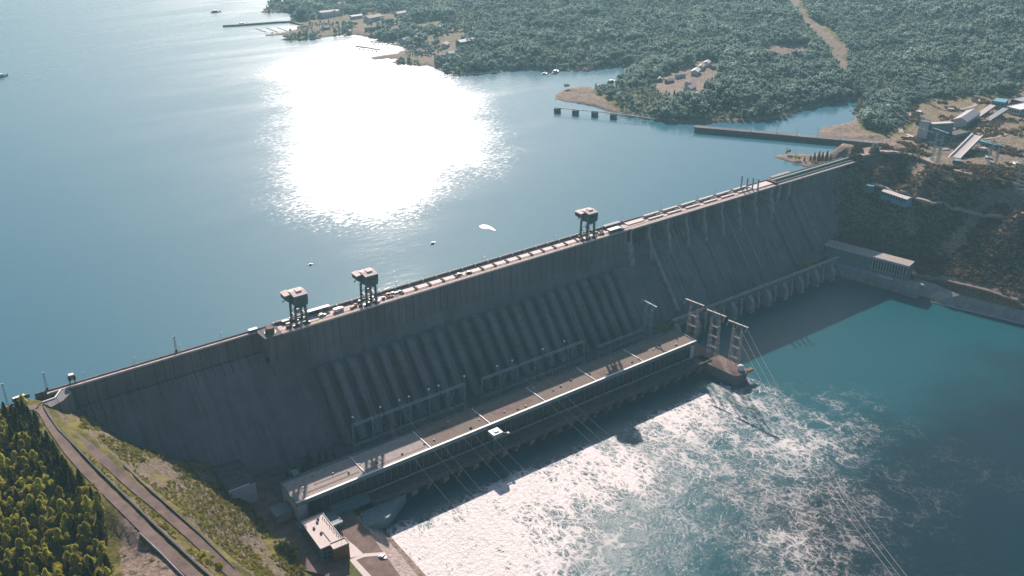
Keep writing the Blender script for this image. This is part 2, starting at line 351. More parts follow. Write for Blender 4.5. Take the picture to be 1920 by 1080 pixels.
low_road = [tuple(at(x, y, z=z)) for x, y, z in ((138,816,100.6),(165,836,99.4),(195,862,97),(250,912,92.5),(300,952,89),(360,1004,85),(430,1070,80.5),(500,1130,77))]
H = carve(carve(H, low_road, 6.5), up_road, 5.5)
nx, ny = len(gx), len(gy)
idx = np.arange(nx*ny).reshape(ny, nx)
quads = np.stack([idx[:-1, :-1], idx[:-1, 1:], idx[1:, 1:], idx[1:, :-1]], -1).reshape(-1, 4)
def grid_mesh(name, V, Q, mats, attrs=None):
    me = D.meshes.new(name); me.vertices.add(len(V)); me.vertices.foreach_set('co', V.astype(np.float32).ravel())
    me.loops.add(Q.size); me.loops.foreach_set('vertex_index', Q.astype(np.int32).ravel())
    me.polygons.add(len(Q)); me.polygons.foreach_set('loop_start', np.arange(0, Q.size, 4, dtype=np.int32))
    me.update(calc_edges=True); me.validate()
    for k, a in (attrs or {}).items():
        at_ = me.attributes.new(k, 'FLOAT', 'POINT'); at_.data.foreach_set('value', a.astype(np.float32))
    for m in mats: me.materials.append(m)
    me.shade_smooth(); o = D.objects.new(name, me); COL.objects.link(o); return o
# cover: bare = trodden earth and sand, veg = green
cut_px = [(1468,-10),(1492,-10),(1515,30),(1560,58),(1588,90),(1592,140),(1572,140),(1560,110),(1545,82),(1520,60),(1500,35)]
clear_px = [(1425,92),(1448,84),(1520,83),(1520,108),(1470,112),(1432,110)]
def px2ground(pl): return [tuple(hit(x, y)[:2]) for x, y in pl]
cut_w = px2ground(cut_px[2:9])
a = at(1480, 0, z=150); cut_w = [(2350, 1190)]+[tuple(at(1492,-10,z=152)[:2])]+cut_w+[tuple(at(1500,35,z=140)[:2]), tuple(at(1466,-10,z=152)[:2])]
clear_w = px2ground(clear_px)
indus_w = px2ground([(1612,296),(1640,262),(1690,238),(1700,200),(1740,186),(1830,180),(1925,165),(2100,120),(2300,200),(2200,380),(1920,400),(1800,352),(1700,345),(1620,322)])
beach1_w = atxy([(1040,187),(1044,174),(1085,162),(1108,163),(1118,178),(1150,196),(1170,214),(1130,206)], LAKE_Z+2)
spit_w = atxy([(1440,292),(1540,314),(1600,304),(1700,276),(1560,285)], LAKE_Z+2)
har_w = atxy([(600,20),(760,35),(900,70),(905,96),(860,100),(830,140),(725,124),(680,112),(640,70),(480,66),(560,40)], LAKE_Z+2)
town_w = px2ground([(1222,160),(1240,142),(1320,110),(1352,118),(1342,152),(1312,190),(1278,190),(1235,176)])
PP = P2; bare = np.zeros(len(PP))
fb = fbm(PP, 30, 21); 
def soft(poly, w, sc=1.0):
    ins = inside(PP, poly); d = dist(PP, poly); s = np.where(ins, d, -d)
    return np.clip((s+fb*w*3)/w+.5, 0, 1)*sc
rub_w = atxy([(215,990),(245,960),(300,1015),(360,1085),(330,1100),(230,1100),(205,1040)], 96)
bare_cape = px2ground([(1528,266),(1534,240),(1560,234),(1603,226),(1622,240),(1668,262),(1690,276)])
bare = np.maximum.reduce([soft(bare_cape, 8, .6), soft(rub_w, 7, .8), soft(cut_w, 14, .75), soft(clear_w, 8, .8), soft(indus_w, 30, .5), soft(beach1_w, 6, .6), soft(spit_w, 6, 1.0), soft(har_w, 12, .52), soft(town_w, 10, .8)])
bare = np.maximum(bare, np.where((PP[:, 0] > 700) & (PP[:, 0] < 1150) & (PP[:, 1] < 135) & (H > 13), .55, 0))
bare = np.maximum(bare, np.where((dist(PP, river) < 24) & (PP[:, 0] < 120) & (PP[:, 1] < -15) & (PP[:, 1] > -300), .95, 0))
dshore = dist(PP, land); bare = np.maximum(bare, np.where(inside(PP, land) & (PP[:, 1] > 150), np.clip(1.2-dshore/14, 0, .8), 0))
def ground_mat():
    m = D.materials.new('earth_grass_and_rock'); m.use_nodes = True; nt = m.node_tree; L = nt.links; b = nt.nodes['Principled BSDF']
    b.inputs['Roughness'].default_value = .95; b.inputs['Specular IOR Level'].default_value = .1
    at_ = nt.nodes.new('ShaderNodeAttribute'); at_.attribute_name = 'bare'; bare_ = at_.outputs['Fac']
    nb, nf, nm = noise(nt, .02, 6, .65), noise(nt, .35, 7, .7), noise(nt, .07, 6, .7)
    veg = mixc(nt, smooth(nt, nm, .35, .65), (.07, .075, .022), (.2, .175, .055))
    soil = mixc(nt, smooth(nt, nf, .3, .7), (.14, .105, .085), (.34, .265, .215))
    soil = mixc(nt, smooth(nt, noise(nt, .12, 7, .75), .5, .66), soil, (.07, .065, .045))
    k = mth(nt, 'ADD', bare_, mth(nt, 'MULTIPLY_ADD', nf, .9, -.45), clamp=True)
    c = mixc(nt, smooth(nt, k, .35, .6), veg, soil)
    # steep ground shows rock
    geo = nt.nodes.new('ShaderNodeNewGeometry'); sp = nt.nodes.new('ShaderNodeSeparateXYZ'); L.new(geo.outputs['Normal'], sp.inputs[0])
    steep = smooth(nt, mth(nt, 'ADD', sp.outputs[2], mth(nt, 'MULTIPLY_ADD', nm, .5, -.25)), .86, .74)
    rock = mixc(nt, smooth(nt, nf, .35, .65), (.075, .06, .05), (.25, .2, .17))
    c = mixc(nt, mth(nt, 'MULTIPLY', steep, .8), c, rock)
    L.new(c, b.inputs['Base Color'])
    bp = nt.nodes.new('ShaderNodeBump'); bp.inputs['Distance'].default_value = 1.2; L.new(nf, bp.inputs['Height']); L.new(bp.outputs[0], b.inputs['Normal'])
    return m
M['ground'] = ground_mat()
g = grid_mesh('ground', np.column_stack([P2, H]), quads, [M['ground']], {'bare': bare}); tag(g, kind='structure')
# ------------------------------------------------------------------ water
def water_mat(name, deep, foam=False):
    m = D.materials.new(name); m.use_nodes = True; nt = m.node_tree; L = nt.links; b = nt.nodes['Principled BSDF']
    b.inputs['IOR'].default_value = 1.33; b.inputs['Specular IOR Level'].default_value = .5
    a_ = nt.nodes.new('ShaderNodeAttribute'); a_.attribute_name = 'mask'; mk = a_.outputs['Fac']
    pos = nt.nodes.new('ShaderNodeNewGeometry').outputs['Position']
    if foam:
        wz = nt.nodes.new('ShaderNodeTexNoise'); wz.inputs['Scale'].default_value = .07; wz.inputs['Detail'].default_value = 5; L.new(pos, wz.inputs['Vector'])
        vm = nt.nodes.new('ShaderNodeVectorMath'); vm.operation = 'MULTIPLY_ADD'; L.new(wz.outputs['Color'], vm.inputs[0]); vm.inputs[1].default_value = (12, 12, 0); L.new(pos, vm.inputs[2])
        fl = nt.nodes.new('ShaderNodeMapping'); fl.inputs['Scale'].default_value = (1, .55, 1); L.new(vm.outputs[0], fl.inputs['Vector'])
        def web(s):
            v = nt.nodes.new('ShaderNodeTexVoronoi'); v.feature = 'DISTANCE_TO_EDGE'; v.inputs['Scale'].default_value = s; L.new(fl.outputs[0], v.inputs['Vector']); return v.outputs['Distance']
        e1, e2 = web(.2), web(.55)
        fn, bn = noise(nt, .8, 6, .75, vec=vm.outputs[0]), noise(nt, .045, 6, .7, dist=1.0)
        dens = mth(nt, 'ADD', mk, mth(nt, 'MULTIPLY_ADD', bn, 2.0, -1.0))           # local amount of foam
        w1 = mth(nt, 'SUBTRACT', mth(nt, 'MULTIPLY', dens, .42), e1); w2 = mth(nt, 'SUBTRACT', mth(nt, 'MULTIPLY', dens, .3), e2)
        web_ = mth(nt, 'MAXIMUM', mth(nt, 'MAXIMUM', w1, w2), mth(nt, 'MULTIPLY_ADD', dens, .8, -.68))
        web_ = mth(nt, 'ADD', web_, mth(nt, 'MULTIPLY_ADD', fn, .46, -.23))
        ff = mth(nt, 'MULTIPLY', smooth(nt, web_, .0, .24), smooth(nt, mk, .02, .75))
        fc = mixc(nt, smooth(nt, fn, .3, .75), (.58, .54, .52), (.88, .85, .83))
        da = nt.nodes.new('ShaderNodeAttribute'); da.attribute_name = 'chop_tone'; dk = smooth(nt, mth(nt, 'ADD', da.outputs['Fac'], mth(nt, 'MULTIPLY_ADD', noise(nt, .008, 4, .6), .8, -.4)), .25, .95)
        water_tone = mixc(nt, dk, deep, (.006, .028, .038))  # base colour goes darker downstream and to the right, broken by large noise
        L.new(mixc(nt, ff, water_tone, fc), b.inputs['Base Color'])
        L.new(mth(nt, 'MULTIPLY_ADD', ff, .42, .16), b.inputs['Roughness'])
        h = mth(nt, 'ADD', mth(nt, 'MULTIPLY', noise(nt, .25, 6, .7), mth(nt, 'MULTIPLY_ADD', mk, 1.2, .35)), mth(nt, 'MULTIPLY', ff, .25))
        dst = .9
    else:
        # wind-roughened patch among calmer water
        grain = noise(nt, .16, 7, .85, stretch=(.75, 1.5, 1)); big = noise(nt, .0045, 6, .62)
        e = mth(nt, 'ADD', mk, mth(nt, 'ADD', mth(nt, 'MULTIPLY_ADD', grain, 1.3, -.65), mth(nt, 'MULTIPLY_ADD', big, .7, -.35)))
        k = smooth(nt, e, .36, .66)
        cw_ = nt.nodes.new('ShaderNodeAttribute'); cw_.attribute_name = 'chop_tone'; ch = cw_.outputs['Fac']
        base_r = mth(nt, 'MULTIPLY_ADD', ch, .25, .045)
        lanes = noise(nt, .004, 5, .65, stretch=(.6, 2.4, 1), dist=.6); base_r = mth(nt, 'MULTIPLY', base_r, mth(nt, 'MULTIPLY_ADD', smooth(nt, lanes, .38, .62), .3, .82))
        L.new(mth(nt, 'ADD', mth(nt, 'MULTIPLY', k, mth(nt, 'SUBTRACT', .44, base_r)), base_r), b.inputs['Roughness'])
        b.inputs['Base Color'].default_value = (*deep, 1)
        h = mth(nt, 'ADD', noise(nt, .05, 5, .6, stretch=(1.0, 2.6, 1)), mth(nt, 'MULTIPLY', noise(nt, .4, 3, .6), .3)); h = mth(nt, 'MULTIPLY', h, mth(nt, 'MULTIPLY_ADD', ch, .65, .35)); dst = .42
    bp = nt.nodes.new('ShaderNodeBump'); bp.inputs['Distance'].default_value = dst; bp.inputs['Strength'].default_value = 1; L.new(h, bp.inputs['Height']); L.new(bp.outputs[0], b.inputs['Normal'])
    return m
def sheet(name, xs, ys, z, m, fn, keep=None):
    X, Y = np.meshgrid(xs, ys); P = np.stack([X.ravel(), Y.ravel()], 1); i = np.arange(len(P)).reshape(len(ys), len(xs))
    q = np.stack([i[:-1, :-1], i[:-1, 1:], i[1:, 1:], i[1:, :-1]], -1).reshape(-1, 4)
    o = grid_mesh(name, np.column_stack([P, np.full(len(P), z)]), q, [m], {'mask': fn(P), 'chop_tone': np.interp(P[:, 1]-143, [0, 60, 300, 900, 2000], [0, .05, .4, .75, 1]) if name == 'lake' else np.clip((-P[:, 1]-70)/190, 0, 1)*np.clip((P[:, 0]-120)/200, 0, 1)}); tag(o, kind='structure'); return o
glit_px = [(600,392),(640,400),(700,382),(765,384),(795,350),(850,318),(900,312),(948,270),(925,225),(890,190),(850,158),(800,132),(780,128),(700,116),(640,112),(570,118),(530,135),(535,165),(565,200),(585,240),(565,285),(560,330),(572,375)]
glit = atxy(glit_px, LAKE_Z)
def lake_mask(P):
    q = project(np.column_stack([P, np.full(len(P), LAKE_Z)]))
    ins = inside(P, glit); d = dist(P, glit); s = np.where(ins, d, -d)
    return np.clip(.47+s/330, 0, 1)
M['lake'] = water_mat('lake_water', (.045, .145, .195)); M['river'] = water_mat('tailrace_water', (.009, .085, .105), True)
sheet('lake', axis([(-5500,-1000,250),(-1000,0,40),(0,1300,13),(1300,5500,200)]), axis([(143,400,10),(400,2400,20),(2400,3600,120)]), LAKE_Z, M['lake'], lake_mask)
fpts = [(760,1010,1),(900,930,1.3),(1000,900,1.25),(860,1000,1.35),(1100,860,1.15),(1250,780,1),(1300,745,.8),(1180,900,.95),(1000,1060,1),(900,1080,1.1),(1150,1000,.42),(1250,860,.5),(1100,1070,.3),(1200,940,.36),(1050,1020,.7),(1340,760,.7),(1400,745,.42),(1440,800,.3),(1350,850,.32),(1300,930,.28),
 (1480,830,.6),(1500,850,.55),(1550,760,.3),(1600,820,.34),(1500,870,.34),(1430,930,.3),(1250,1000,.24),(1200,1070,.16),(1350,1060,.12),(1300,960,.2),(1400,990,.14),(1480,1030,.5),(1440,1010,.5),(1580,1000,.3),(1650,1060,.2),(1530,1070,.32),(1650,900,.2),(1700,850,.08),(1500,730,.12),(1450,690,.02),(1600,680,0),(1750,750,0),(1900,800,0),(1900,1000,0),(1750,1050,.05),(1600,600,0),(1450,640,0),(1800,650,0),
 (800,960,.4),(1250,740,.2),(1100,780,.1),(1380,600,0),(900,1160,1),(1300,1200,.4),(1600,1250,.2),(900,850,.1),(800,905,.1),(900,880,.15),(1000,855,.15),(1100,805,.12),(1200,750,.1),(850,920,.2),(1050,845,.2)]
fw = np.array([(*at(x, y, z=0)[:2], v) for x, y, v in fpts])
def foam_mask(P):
    shade_fade = np.clip((-P[:, 1]-24)/22, 0, 1)  # powerhouse shadow darkness put into the foam cover; outflow there is smooth too
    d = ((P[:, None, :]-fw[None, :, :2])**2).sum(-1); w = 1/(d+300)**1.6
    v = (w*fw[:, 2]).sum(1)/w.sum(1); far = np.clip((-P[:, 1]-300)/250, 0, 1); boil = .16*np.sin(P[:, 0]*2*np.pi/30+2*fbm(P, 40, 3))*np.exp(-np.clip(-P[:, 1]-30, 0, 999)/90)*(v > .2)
    return np.clip(v+boil, 0, 2)*(1-far)*shade_fade
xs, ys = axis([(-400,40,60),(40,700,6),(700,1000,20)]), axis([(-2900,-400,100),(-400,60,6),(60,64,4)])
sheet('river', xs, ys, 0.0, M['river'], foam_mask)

# ------------------------------------------------------------------ roads, pavements
def strip(name, pts, w, m, lift=.25, label=None, follow=True, step=5.0):
    P = [np.array(p[:2], float) for p in pts]; Z = [p[2] if len(p) > 2 else None for p in pts]; Q = []; QZ = []
    for i in range(len(P)-1):
        n = max(1, int(np.linalg.norm(P[i+1]-P[i])/step))
        for k in range(n):
            t = k/n; Q.append(P[i]*(1-t)+P[i+1]*t)
            QZ.append(None if Z[i] is None else Z[i]*(1-t)+Z[i+1]*t)
    Q.append(P[-1]); QZ.append(Z[-1]); Q = np.array(Q); K = np.vstack([Q[:1], Q, Q[-1:]]); Q = (K[:-2]+K[1:-1]*2+K[2:])/4; Q[0] = P[0]; Q[-1] = P[-1]
    T = np.gradient(Q, axis=0); T /= np.linalg.norm(T, axis=1)[:, None]+1e-9; Nn = np.column_stack([-T[:, 1], T[:, 0]])
    off = (-.5, -.25, 0, .25, .5); rows = [Q+Nn*w*o for o in off]; zs = [height(r) for r in rows]
    zz = np.maximum.reduce(zs)+lift if QZ[0] is None else np.array(QZ)
    if QZ[0] is None:
        K2 = np.concatenate([[zz[0]]*6, zz, [zz[-1]]*6]); zz = np.maximum(np.convolve(K2, np.ones(13)/13, 'valid'), zz-.9)
    mb = MB(); n = len(Q); vs = []
    for i in range(n):
        for r in rows: vs.append((*r[i], zz[i]))
        vs.append((*rows[0][i], zz[i]-3)); vs.append((*rows[-1][i], zz[i]-3))
    fs = []
    for i in range(n-1):
        a = i*7; b = a+7
        for k in range(4): fs.append((a+k+1, a+k, b+k, b+k+1))
        fs += [(a, a+5, b+5, b), (a+6, a+4, b+4, b+6)]
    mb.add(vs, fs); o = mb.build(name, m, smooth=False); tag(o, kind='structure'); return o
up_road = [tuple(at(x, y, z=z)) for x, y, z in ((-60,790,105),(0,776,105),(50,762,105),(78,766,105),(98,800,105),(130,846,103.6),(165,886,102.2),(230,950,99.4),(290,1009,97),(345,1062,95),(400,1110,93.5))]
strip('road', up_road, 6.6, M['asphalt'])
low_road = [tuple(at(x, y, z=z)) for x, y, z in ((138,816,100.6),(165,836,99.4),(195,862,97),(250,912,92.5),(300,952,89),(360,1004,85),(430,1070,80.5),(500,1130,77))]
strip('road', low_road, 6.6, M['asphalt'])
def roadpx(px, w, m, lift=.35, name='road'): return strip(name, [tuple(hit(x, y)[:2]) for x, y in px], w, m, lift)
roadpx([(1612,300),(1650,292),(1690,287),(1720,293),(1770,312),(1830,330),(1900,344),(1960,360)], 9, M['dirt_road'])
roadpx([(1690,250),(1685,236),(1700,222),(1716,214),(1728,216)], 7, M['dirt_road'], name='path')
roadpx([(1704,216),(1704,200),(1712,190),(1760,186),(1820,178),(1880,172),(1960,166)], 6, M['dirt_road'])
roadpx([(1830,180),(1836,190),(1825,200),(1800,206)], 6, M['dirt_road'], name='path')
roadpx([(1640,348),(1690,368),(1740,388),(1800,402),(1860,416),(1960,432)], 6, M['dirt_road'], name='path')
roadpx([(1700,512),(1735,524),(1800,546),(1860,562),(1960,592)], 6, M['asphalt'])
roadpx([(1850,300),(1880,312),(1940,345)], 4, M['dirt_road'], name='path')
# yard around the powerhouse
m_ = MB(); q1_, q2_ = at(672, 972, z=11.2), at(703, 1012, z=11.2); m_.prism([(-34, 76), (-34, -30), (-8, -64), (q2_[0]-6, -64), tuple(q2_[:2]), tuple(q1_[:2]), (40, -14), (40, 0), (0, 0), (0, 31), (-2, 76)], 4, 11.2)
o = m_.build('pavement', M['asphalt']); tag(o, kind='structure')
m_ = MB(); m_.box(-2, 440, 30.2, 76, -6, 11.6); o = m_.build('pavement', M['dark_concrete']); tag(o, kind='structure')
# ================================================================== the dam
CZ = 105.0
dam = thing('concrete_dam', 'long grey concrete gravity dam holding back the lake', 'dam', (-140, 143, 0))
def sy(z): return 125-(72-z)*.8                          # downstream slope
def sect(name, x0, x1, prof, m): 
    b = MB(); b.extrude_x(prof, x0, x1); return b.build(name, m, dam)
# blind section on the left
sect('abutment_section', -132, 40, [(143,-6),(143,CZ),(139.5,CZ),(139.5,86),(sy(86),86),(sy(-6),-6)], M['dam'])
# powerhouse section
sect('intake_section', 40, 451, [(143,-6),(143,CZ),(125,CZ),(125,77.5),(119.2,64.6),(sy(64.6),64.6),(sy(-6),-6)], M['dam'])
# spillway
sect('spillway_section', 451, 692, [(143,-6),(143,96),(138,97),(135,88),(sy(88),87.6),(sy(30),30),(sy(12),12),(72,7),(66,7),(60,11),(54.5,22),(51,23.5),(51,14),(56,8),(56,-6)], M['spill'])
sect('right_section', 692, 866, [(143,-6),(143,CZ),(131,CZ),(131,79.5),(sy(79),79),(sy(-6),-6)], M['dam'])
b = MB(); b.box(451, 866, 124.6, 143, CZ-2.6, CZ); b.box(451, 866, 123.6, 124.6, CZ-1.2, CZ+.1); b.build('crest_bridge', M['concrete'], dam)
b = MB(); b.box(-140, 866, 143, 144.2, 92, CZ+1.1)
b.build('upstream_parapet', M['dam'], dam)
# thin bright coping and crest surface
b = MB(); b.box(-132, 40, 139.2, 142.9, CZ+.004, CZ+.12); b.box(40, 866, 124.7, 142.9, CZ+.004, CZ+.12); b.build('crest_paving', M['deck'], dam)
b = MB(); b.box(40.2, 451, 124.3, 125.2, CZ-1.4, CZ+.2); b.box(451, 866, 123.3, 124.3, CZ-.9, CZ+.2); b.box(-131, 40, 139.0, 139.6, CZ-.8, CZ+.75); b.build('downstream_coping', M['pale_concrete'], dam)
# spillway piers and the brackets of the bridge
for i in range(9):
    x = 451+29*i
    if x > 690: break
    b = MB(); w = 2.0 if i not in (0, 8) else 3.5
    b.extrude_x([(143.6,80),(143.6,CZ-2.6),(125,CZ-2.6),(125,90),(121.5,sy(0) and 84),(118,63.3),(130,70)], x-w, x+w); b.build('spillway_pier', M['concrete'], dam)
for x, w in ((697, 3.2), (716, 3.0)):
    b = MB(); b.extrude_x([(136,70),(136,CZ-2.6),(124.8,CZ-2.6),(124.8,86),(130,76)], x-w, x+w); b.build('bridge_pier', M['concrete'], dam)
# grated bays beside the intake section
for x0, x1 in ((453.5, 478), ):
    b = MB()
    for k in range(14): b.box(x0+k*1.75, x0+k*1.75+.7, 129, 130, 84, CZ-2.6)
    b.box(453, 478, 130, 131, 82, CZ-2.6); b.build('grating', M['dark_concrete'], dam)
b = MB()
for k in range(11): b.box(425+k*1.8, 425+k*1.8+.8, sy(60)-.2, sy(60)+2, 58, 68)
b.build('grating', M['concrete'], dam)
b = MB()
for k in range(11): b.box(45+k*1.9, 45+k*1.9+.8, 118.4, 120, 56, 65)
b.build('grating', M['concrete'], dam)
# training walls, ribs, stairs on the slope
def rib(name, x, w, h, z0, z1, m):
    b = MB(); b.extrude_x([(sy(z1)+1, z1), (sy(z1)-h*.78, z1+h*.62-.6), (sy(z0)-h*.78, z0+h*.62), (sy(z0)+1, z0)], x-w/2, x+w/2); return b.build(name, m, dam)
rib('training_wall', 484, 4.2, 4.5, 14, 86, M['concrete']); rib('training_wall', 686, 3.2, 5, 14, 84, M['spill'])
rib('training_wall', 726, 3.0, 3, 18, 78, M['dam'])
rib('slope_rail', 612, .9, 1.2, 22, 84, M['steel_pale']); rib('slope_rail', 631, .9, 1.2, 18, 84, M['steel_pale'])
for x in (496, 524, 553, 581, 643, 669, 704, 748, 762): rib('joint_rib', x, .8, .8, 22, 82, M['concrete'])
for x in (509, 538, 567, 596, 654): rib('joint_rib', x, 1.6, 1.3, 22, 84, M['spill'])
b = MB()
for k in range(26):
    z = 20+k*2.2; b.box(741, 745.5, sy(z)-1.8, sy(z), z-1, z+.9)
b.build('stepped_block_stair', M['concrete'], dam)
# spillway lip: walkway line and buttresses down to the water
b = MB(); b.box(451, 732, 50.2, 54, 23.6, 25.2); b.build('lip_walkway', M['concrete'], dam)
for i in range(20):
    x = 455+14.5*i
    if x > 725: break
    b = MB(); d = 43.5 if i % 2 == 0 else 48
    b.extrude_x([(58,-5),(58,20),(50.6,20),(d+1,13 if i % 2 == 0 else 19),(d,8),(d,-5)], x-(3 if i % 2 == 0 else 1.6), x+(3 if i % 2 == 0 else 1.6)); b.build('lip_buttress', M['concrete'], dam)
# penstocks
prof = []
def penstock(x):
    b = MB(); w, h = 4.1, 8.0
    ang = [0, 18, 38, 60, 80, 100, 120, 142, 162, 180]
    cross = [(math.copysign(abs(math.cos(R_(a)))**.3, math.cos(R_(a)))*w, math.sin(R_(a))**.5*h if 0 < a < 180 else 0) for a in ang]
    nrm = Vector((0, -.78, .625)); rows = []
    for z, k in ((66.5, .0), (65.6, .45), (63.5, .78), (60, 1), (50, 1), (38, 1), (26, 1), (8, 1)):
        rows.append([(x+cx*(1 if k > .3 else .9), sy(z)+nrm.y*cz*k+(.4), z+nrm.z*cz*k-.2) for cx, cz in cross])
    vs = [p for r in rows for p in r]; n = len(cross)
    fs = [(i*n+j, i*n+j+1, (i+1)*n+j+1, (i+1)*n+j) for i in range(len(rows)-1) for j in range(n-1)]
    b.add(vs, fs); b.add(rows[-1], [tuple(range(n))]); return b.build('penstock', M['pen'], dam, smooth=False)
for i in range(24): penstock(78.1+15*i)
# gallery ledge above the penstocks
b = MB(); b.box(70, 440, 118.0, 119.4, 64.2, 65.2); b.build('gallery_ledge', M['pen'], dam)
# bastion at the step in the face
b = MB(); b.add([(36,140,64),(52,140,64),(50,125.5,66),(39,125.5,66),(34,140,CZ+1),(52,140,CZ+1),(51,122.5,CZ+1),(35,122.5,CZ+1)], [(3,2,1,0),(4,5,6,7),(0,1,5,4),(1,2,6,5),(2,3,7,6),(3,0,4,7)])
b.build('bastion', M['dam'], dam)
# wing wall and box chambers near the left bank
b = MB(); b.box(-110, -94, 124, 139.4, 60, 84.5); b.build('chamber', M['dam'], dam)
b = MB(); b.prism(atxy([(80,756),(104,745),(114,733),(124,728),(135,735),(118,752),(96,764)], CZ), 78, CZ+.3); b.build('wing_wall', M['dam'], dam)
b = MB(); pl = [tuple(at(x, y, z=CZ+.3)) for x, y in ((80,755),(103,747),(114,732))]
b.path([(p[0], p[1], p[2]+.5) for p in pl], .6); b.build('wing_wall_coping', M['white'], dam)
# crest parapet blocks every 15 m on the lake side
b = MB()
for k in range(27):
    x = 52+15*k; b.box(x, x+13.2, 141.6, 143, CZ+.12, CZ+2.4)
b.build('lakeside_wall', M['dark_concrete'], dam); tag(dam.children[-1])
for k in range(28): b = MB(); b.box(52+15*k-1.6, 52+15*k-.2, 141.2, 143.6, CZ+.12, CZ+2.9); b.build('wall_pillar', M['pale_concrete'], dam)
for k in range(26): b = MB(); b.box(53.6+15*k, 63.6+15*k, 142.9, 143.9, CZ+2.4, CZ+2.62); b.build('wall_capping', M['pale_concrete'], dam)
for k in range(19): b = MB(); b.box(145+15*k, 156.5+15*k, 131.2, 137.2, CZ+.13, CZ+.5); b.build('hatch_cover', M['deck_pale'], dam)
b = MB(); b.box(455, 480, 133, 139, CZ+.13, CZ+1.0); b.build('gate_cover', M['deck_pale'], dam); b = MB(); b.box(655, 688, 129, 139, CZ+.13, CZ+1.2)
b.build('gate_cover', M['deck_pale'], dam)
for k in range(20): b = MB(); b.box(142.2+15*k, 143.6+15*k, 130, 137, CZ+.13, CZ+1.3); b.box(142.2+15*k-2, 143.6+15*k, 130, 131, CZ+.13, CZ+.9); b.build('hatch_curb', M['rust'], dam)
b = MB()
for yy in (126.6,):
    for k in range(165): b.bar((45+5*k, yy, CZ+.1), (45+5*k, yy, CZ+1.25), .09)
    for zz in (.7, 1.25): b.bar((45, yy, CZ+zz), (866, yy, CZ+zz), .07)
b.build('railing', M['rust'], dam)
b = MB()
for yy in (129.4, 139.6): b.box(44, 860, yy-.12, yy+.12, CZ+.1, CZ+.32)
b.build('crane_rails', M['rust'], dam)
# gate slots and covers over the spillway, low conduit along the right part
b = MB()
for i in range(6):
    x = 484+29*i; b.box(x, x+23, 138.2, 140.8, CZ+.13, CZ+3.0); b.box(x+1, x+22, 131, 134, CZ+.13, CZ+1.4)
b.build('gate_housings', M['deck_pale'], dam)
b = MB()
for i in range(6):
    x = 484+29*i; b.box(x+.5, x+22.5, 136.4, 138.1, CZ+.13, CZ+1.0); b.box(x+15, x+23.6, 134.6, 138.2, CZ+.15, CZ+2.0)
b.build('gate_slots', M['dark_concrete'], dam)
b = MB(); b.box(692, 862, 134, 136.4, CZ+.13, CZ+2.8); b.box(692, 858, 128, 129, CZ+.13, CZ+1.6); b.build('service_duct', M['teal_roof'], dam)
b = MB(); b.box(692, 862, 129.6, 133.9, CZ+.13, CZ+.3); b.box(690, 694, 126, 140, CZ+.13, CZ+2.6); b.build('track_bed', M['rust'], dam)
b = MB(); b.box(705, 740, 143.5, 149, CZ-1, CZ+1.0); b.box(700, 704, 144, 147, 96, CZ+.5); b.build('lake_platform', M['concrete'], dam)
b = MB(); b.box(858, 868, 126, 142, 92, CZ+2.8); b.build('end_block', M['pale_concrete'], dam)

# ------------------------------------------------------------------ powerhouse
ph = thing('powerhouse', 'long flat-roofed powerhouse at the foot of the dam, its roof crossed by pale ridges', 'powerhouse', (215, 15, 0))
RZ = 30.0
b = MB(); b.box(.6, 430.4, .8, 29.6, -6, RZ-1.0); b.build('wall', M['plaster'], ph)
xs_ = [60.0*k for k in range(8)]; xs_[7] = 431.0
for k in range(7):
    b = MB(); b.box(xs_[k]+.6, xs_[k+1]-.6, .8, 29.4, RZ-1.0, RZ-.6); b.build('roof_panel', M['roof_felt_pale' if k < 2 else 'roof_felt'], ph)
for k in range(36):
    xx = 14+11.6*k+rng.uniform(-2, 2); yy = rng.uniform(5, 25); ww = rng.uniform(.5, 1.2)
    b = MB(); b.box(xx-ww, xx+ww, yy-.6, yy+.6, RZ-.6, RZ+rng.uniform(0, .9)); b.build('roof_vent', M['dark_concrete' if k % 2 else 'pale_concrete'], ph)
for k, (x0_, x1_, y0_, y1_) in enumerate(((12, 57, 6, 8.2), (20, 50, 12, 14), (62, 118, 5, 6), (190, 232, 8, 18), (310, 345, 3, 12), (130, 160, 14, 22))):
    b = MB(); b.box(x0_, x1_, y0_, y1_, RZ-.6, RZ-.57); b.build('roofing_patch', M['roof_felt' if k < 3 else 'asphalt'], ph)
b = MB(); b.box(0, 431, -.6, .8, RZ-3.8, RZ+.1); b.build('front_fascia', M['teal_roof'], ph)
b = MB(); b.box(-.2, 431.2, -.9, .9, RZ+.1, RZ+.34); b.build('front_coping', M['white'], ph)
b = MB(); b.box(0, 431, 29.4, 30.2, RZ-3, RZ+.3); b.box(-.3, .6, -.4, 29.4, RZ-1, RZ+.3); b.box(430.4, 431.3, -.4, 29.4, RZ-1, RZ+.3); b.build('roof_parapet', M['teal_roof'], ph)
for k in range(1, 7):
    b = MB(); b.box(xs_[k]-.32, xs_[k]+.32, .9, 29.4, RZ-.6, RZ+.25); b.build('roof_ridge', M['white'], ph)
b = MB(); b.box(9, 424, -.2, .78, 13.0, RZ-4); b.build('glazed_facade', M['facade'], ph)
for k in range(70):
    b = MB(); b.box(9+6*k-.35, 9+6*k+.35, -.75, -.22, 12.6, RZ-3.9); b.build('facade_column', M['green_metal'], ph)
b = MB(); b.box(57, 440, -15, -.3, 8.8, 11.0); b.box(57, 440, -15.2, -14.4, 11.0, 12.1); b.box(57, 440, -15.6, -15.2, 10.4, 11.0); b.build('tailrace_deck', M['dark_concrete'], ph)
b = MB(); b.box(57, 440, -12.2, -12.0, 11, 11.2); b.box(57, 440, -3.4, -3.2, 11, 11.2); b.build('deck_rails', M['rust'], ph)
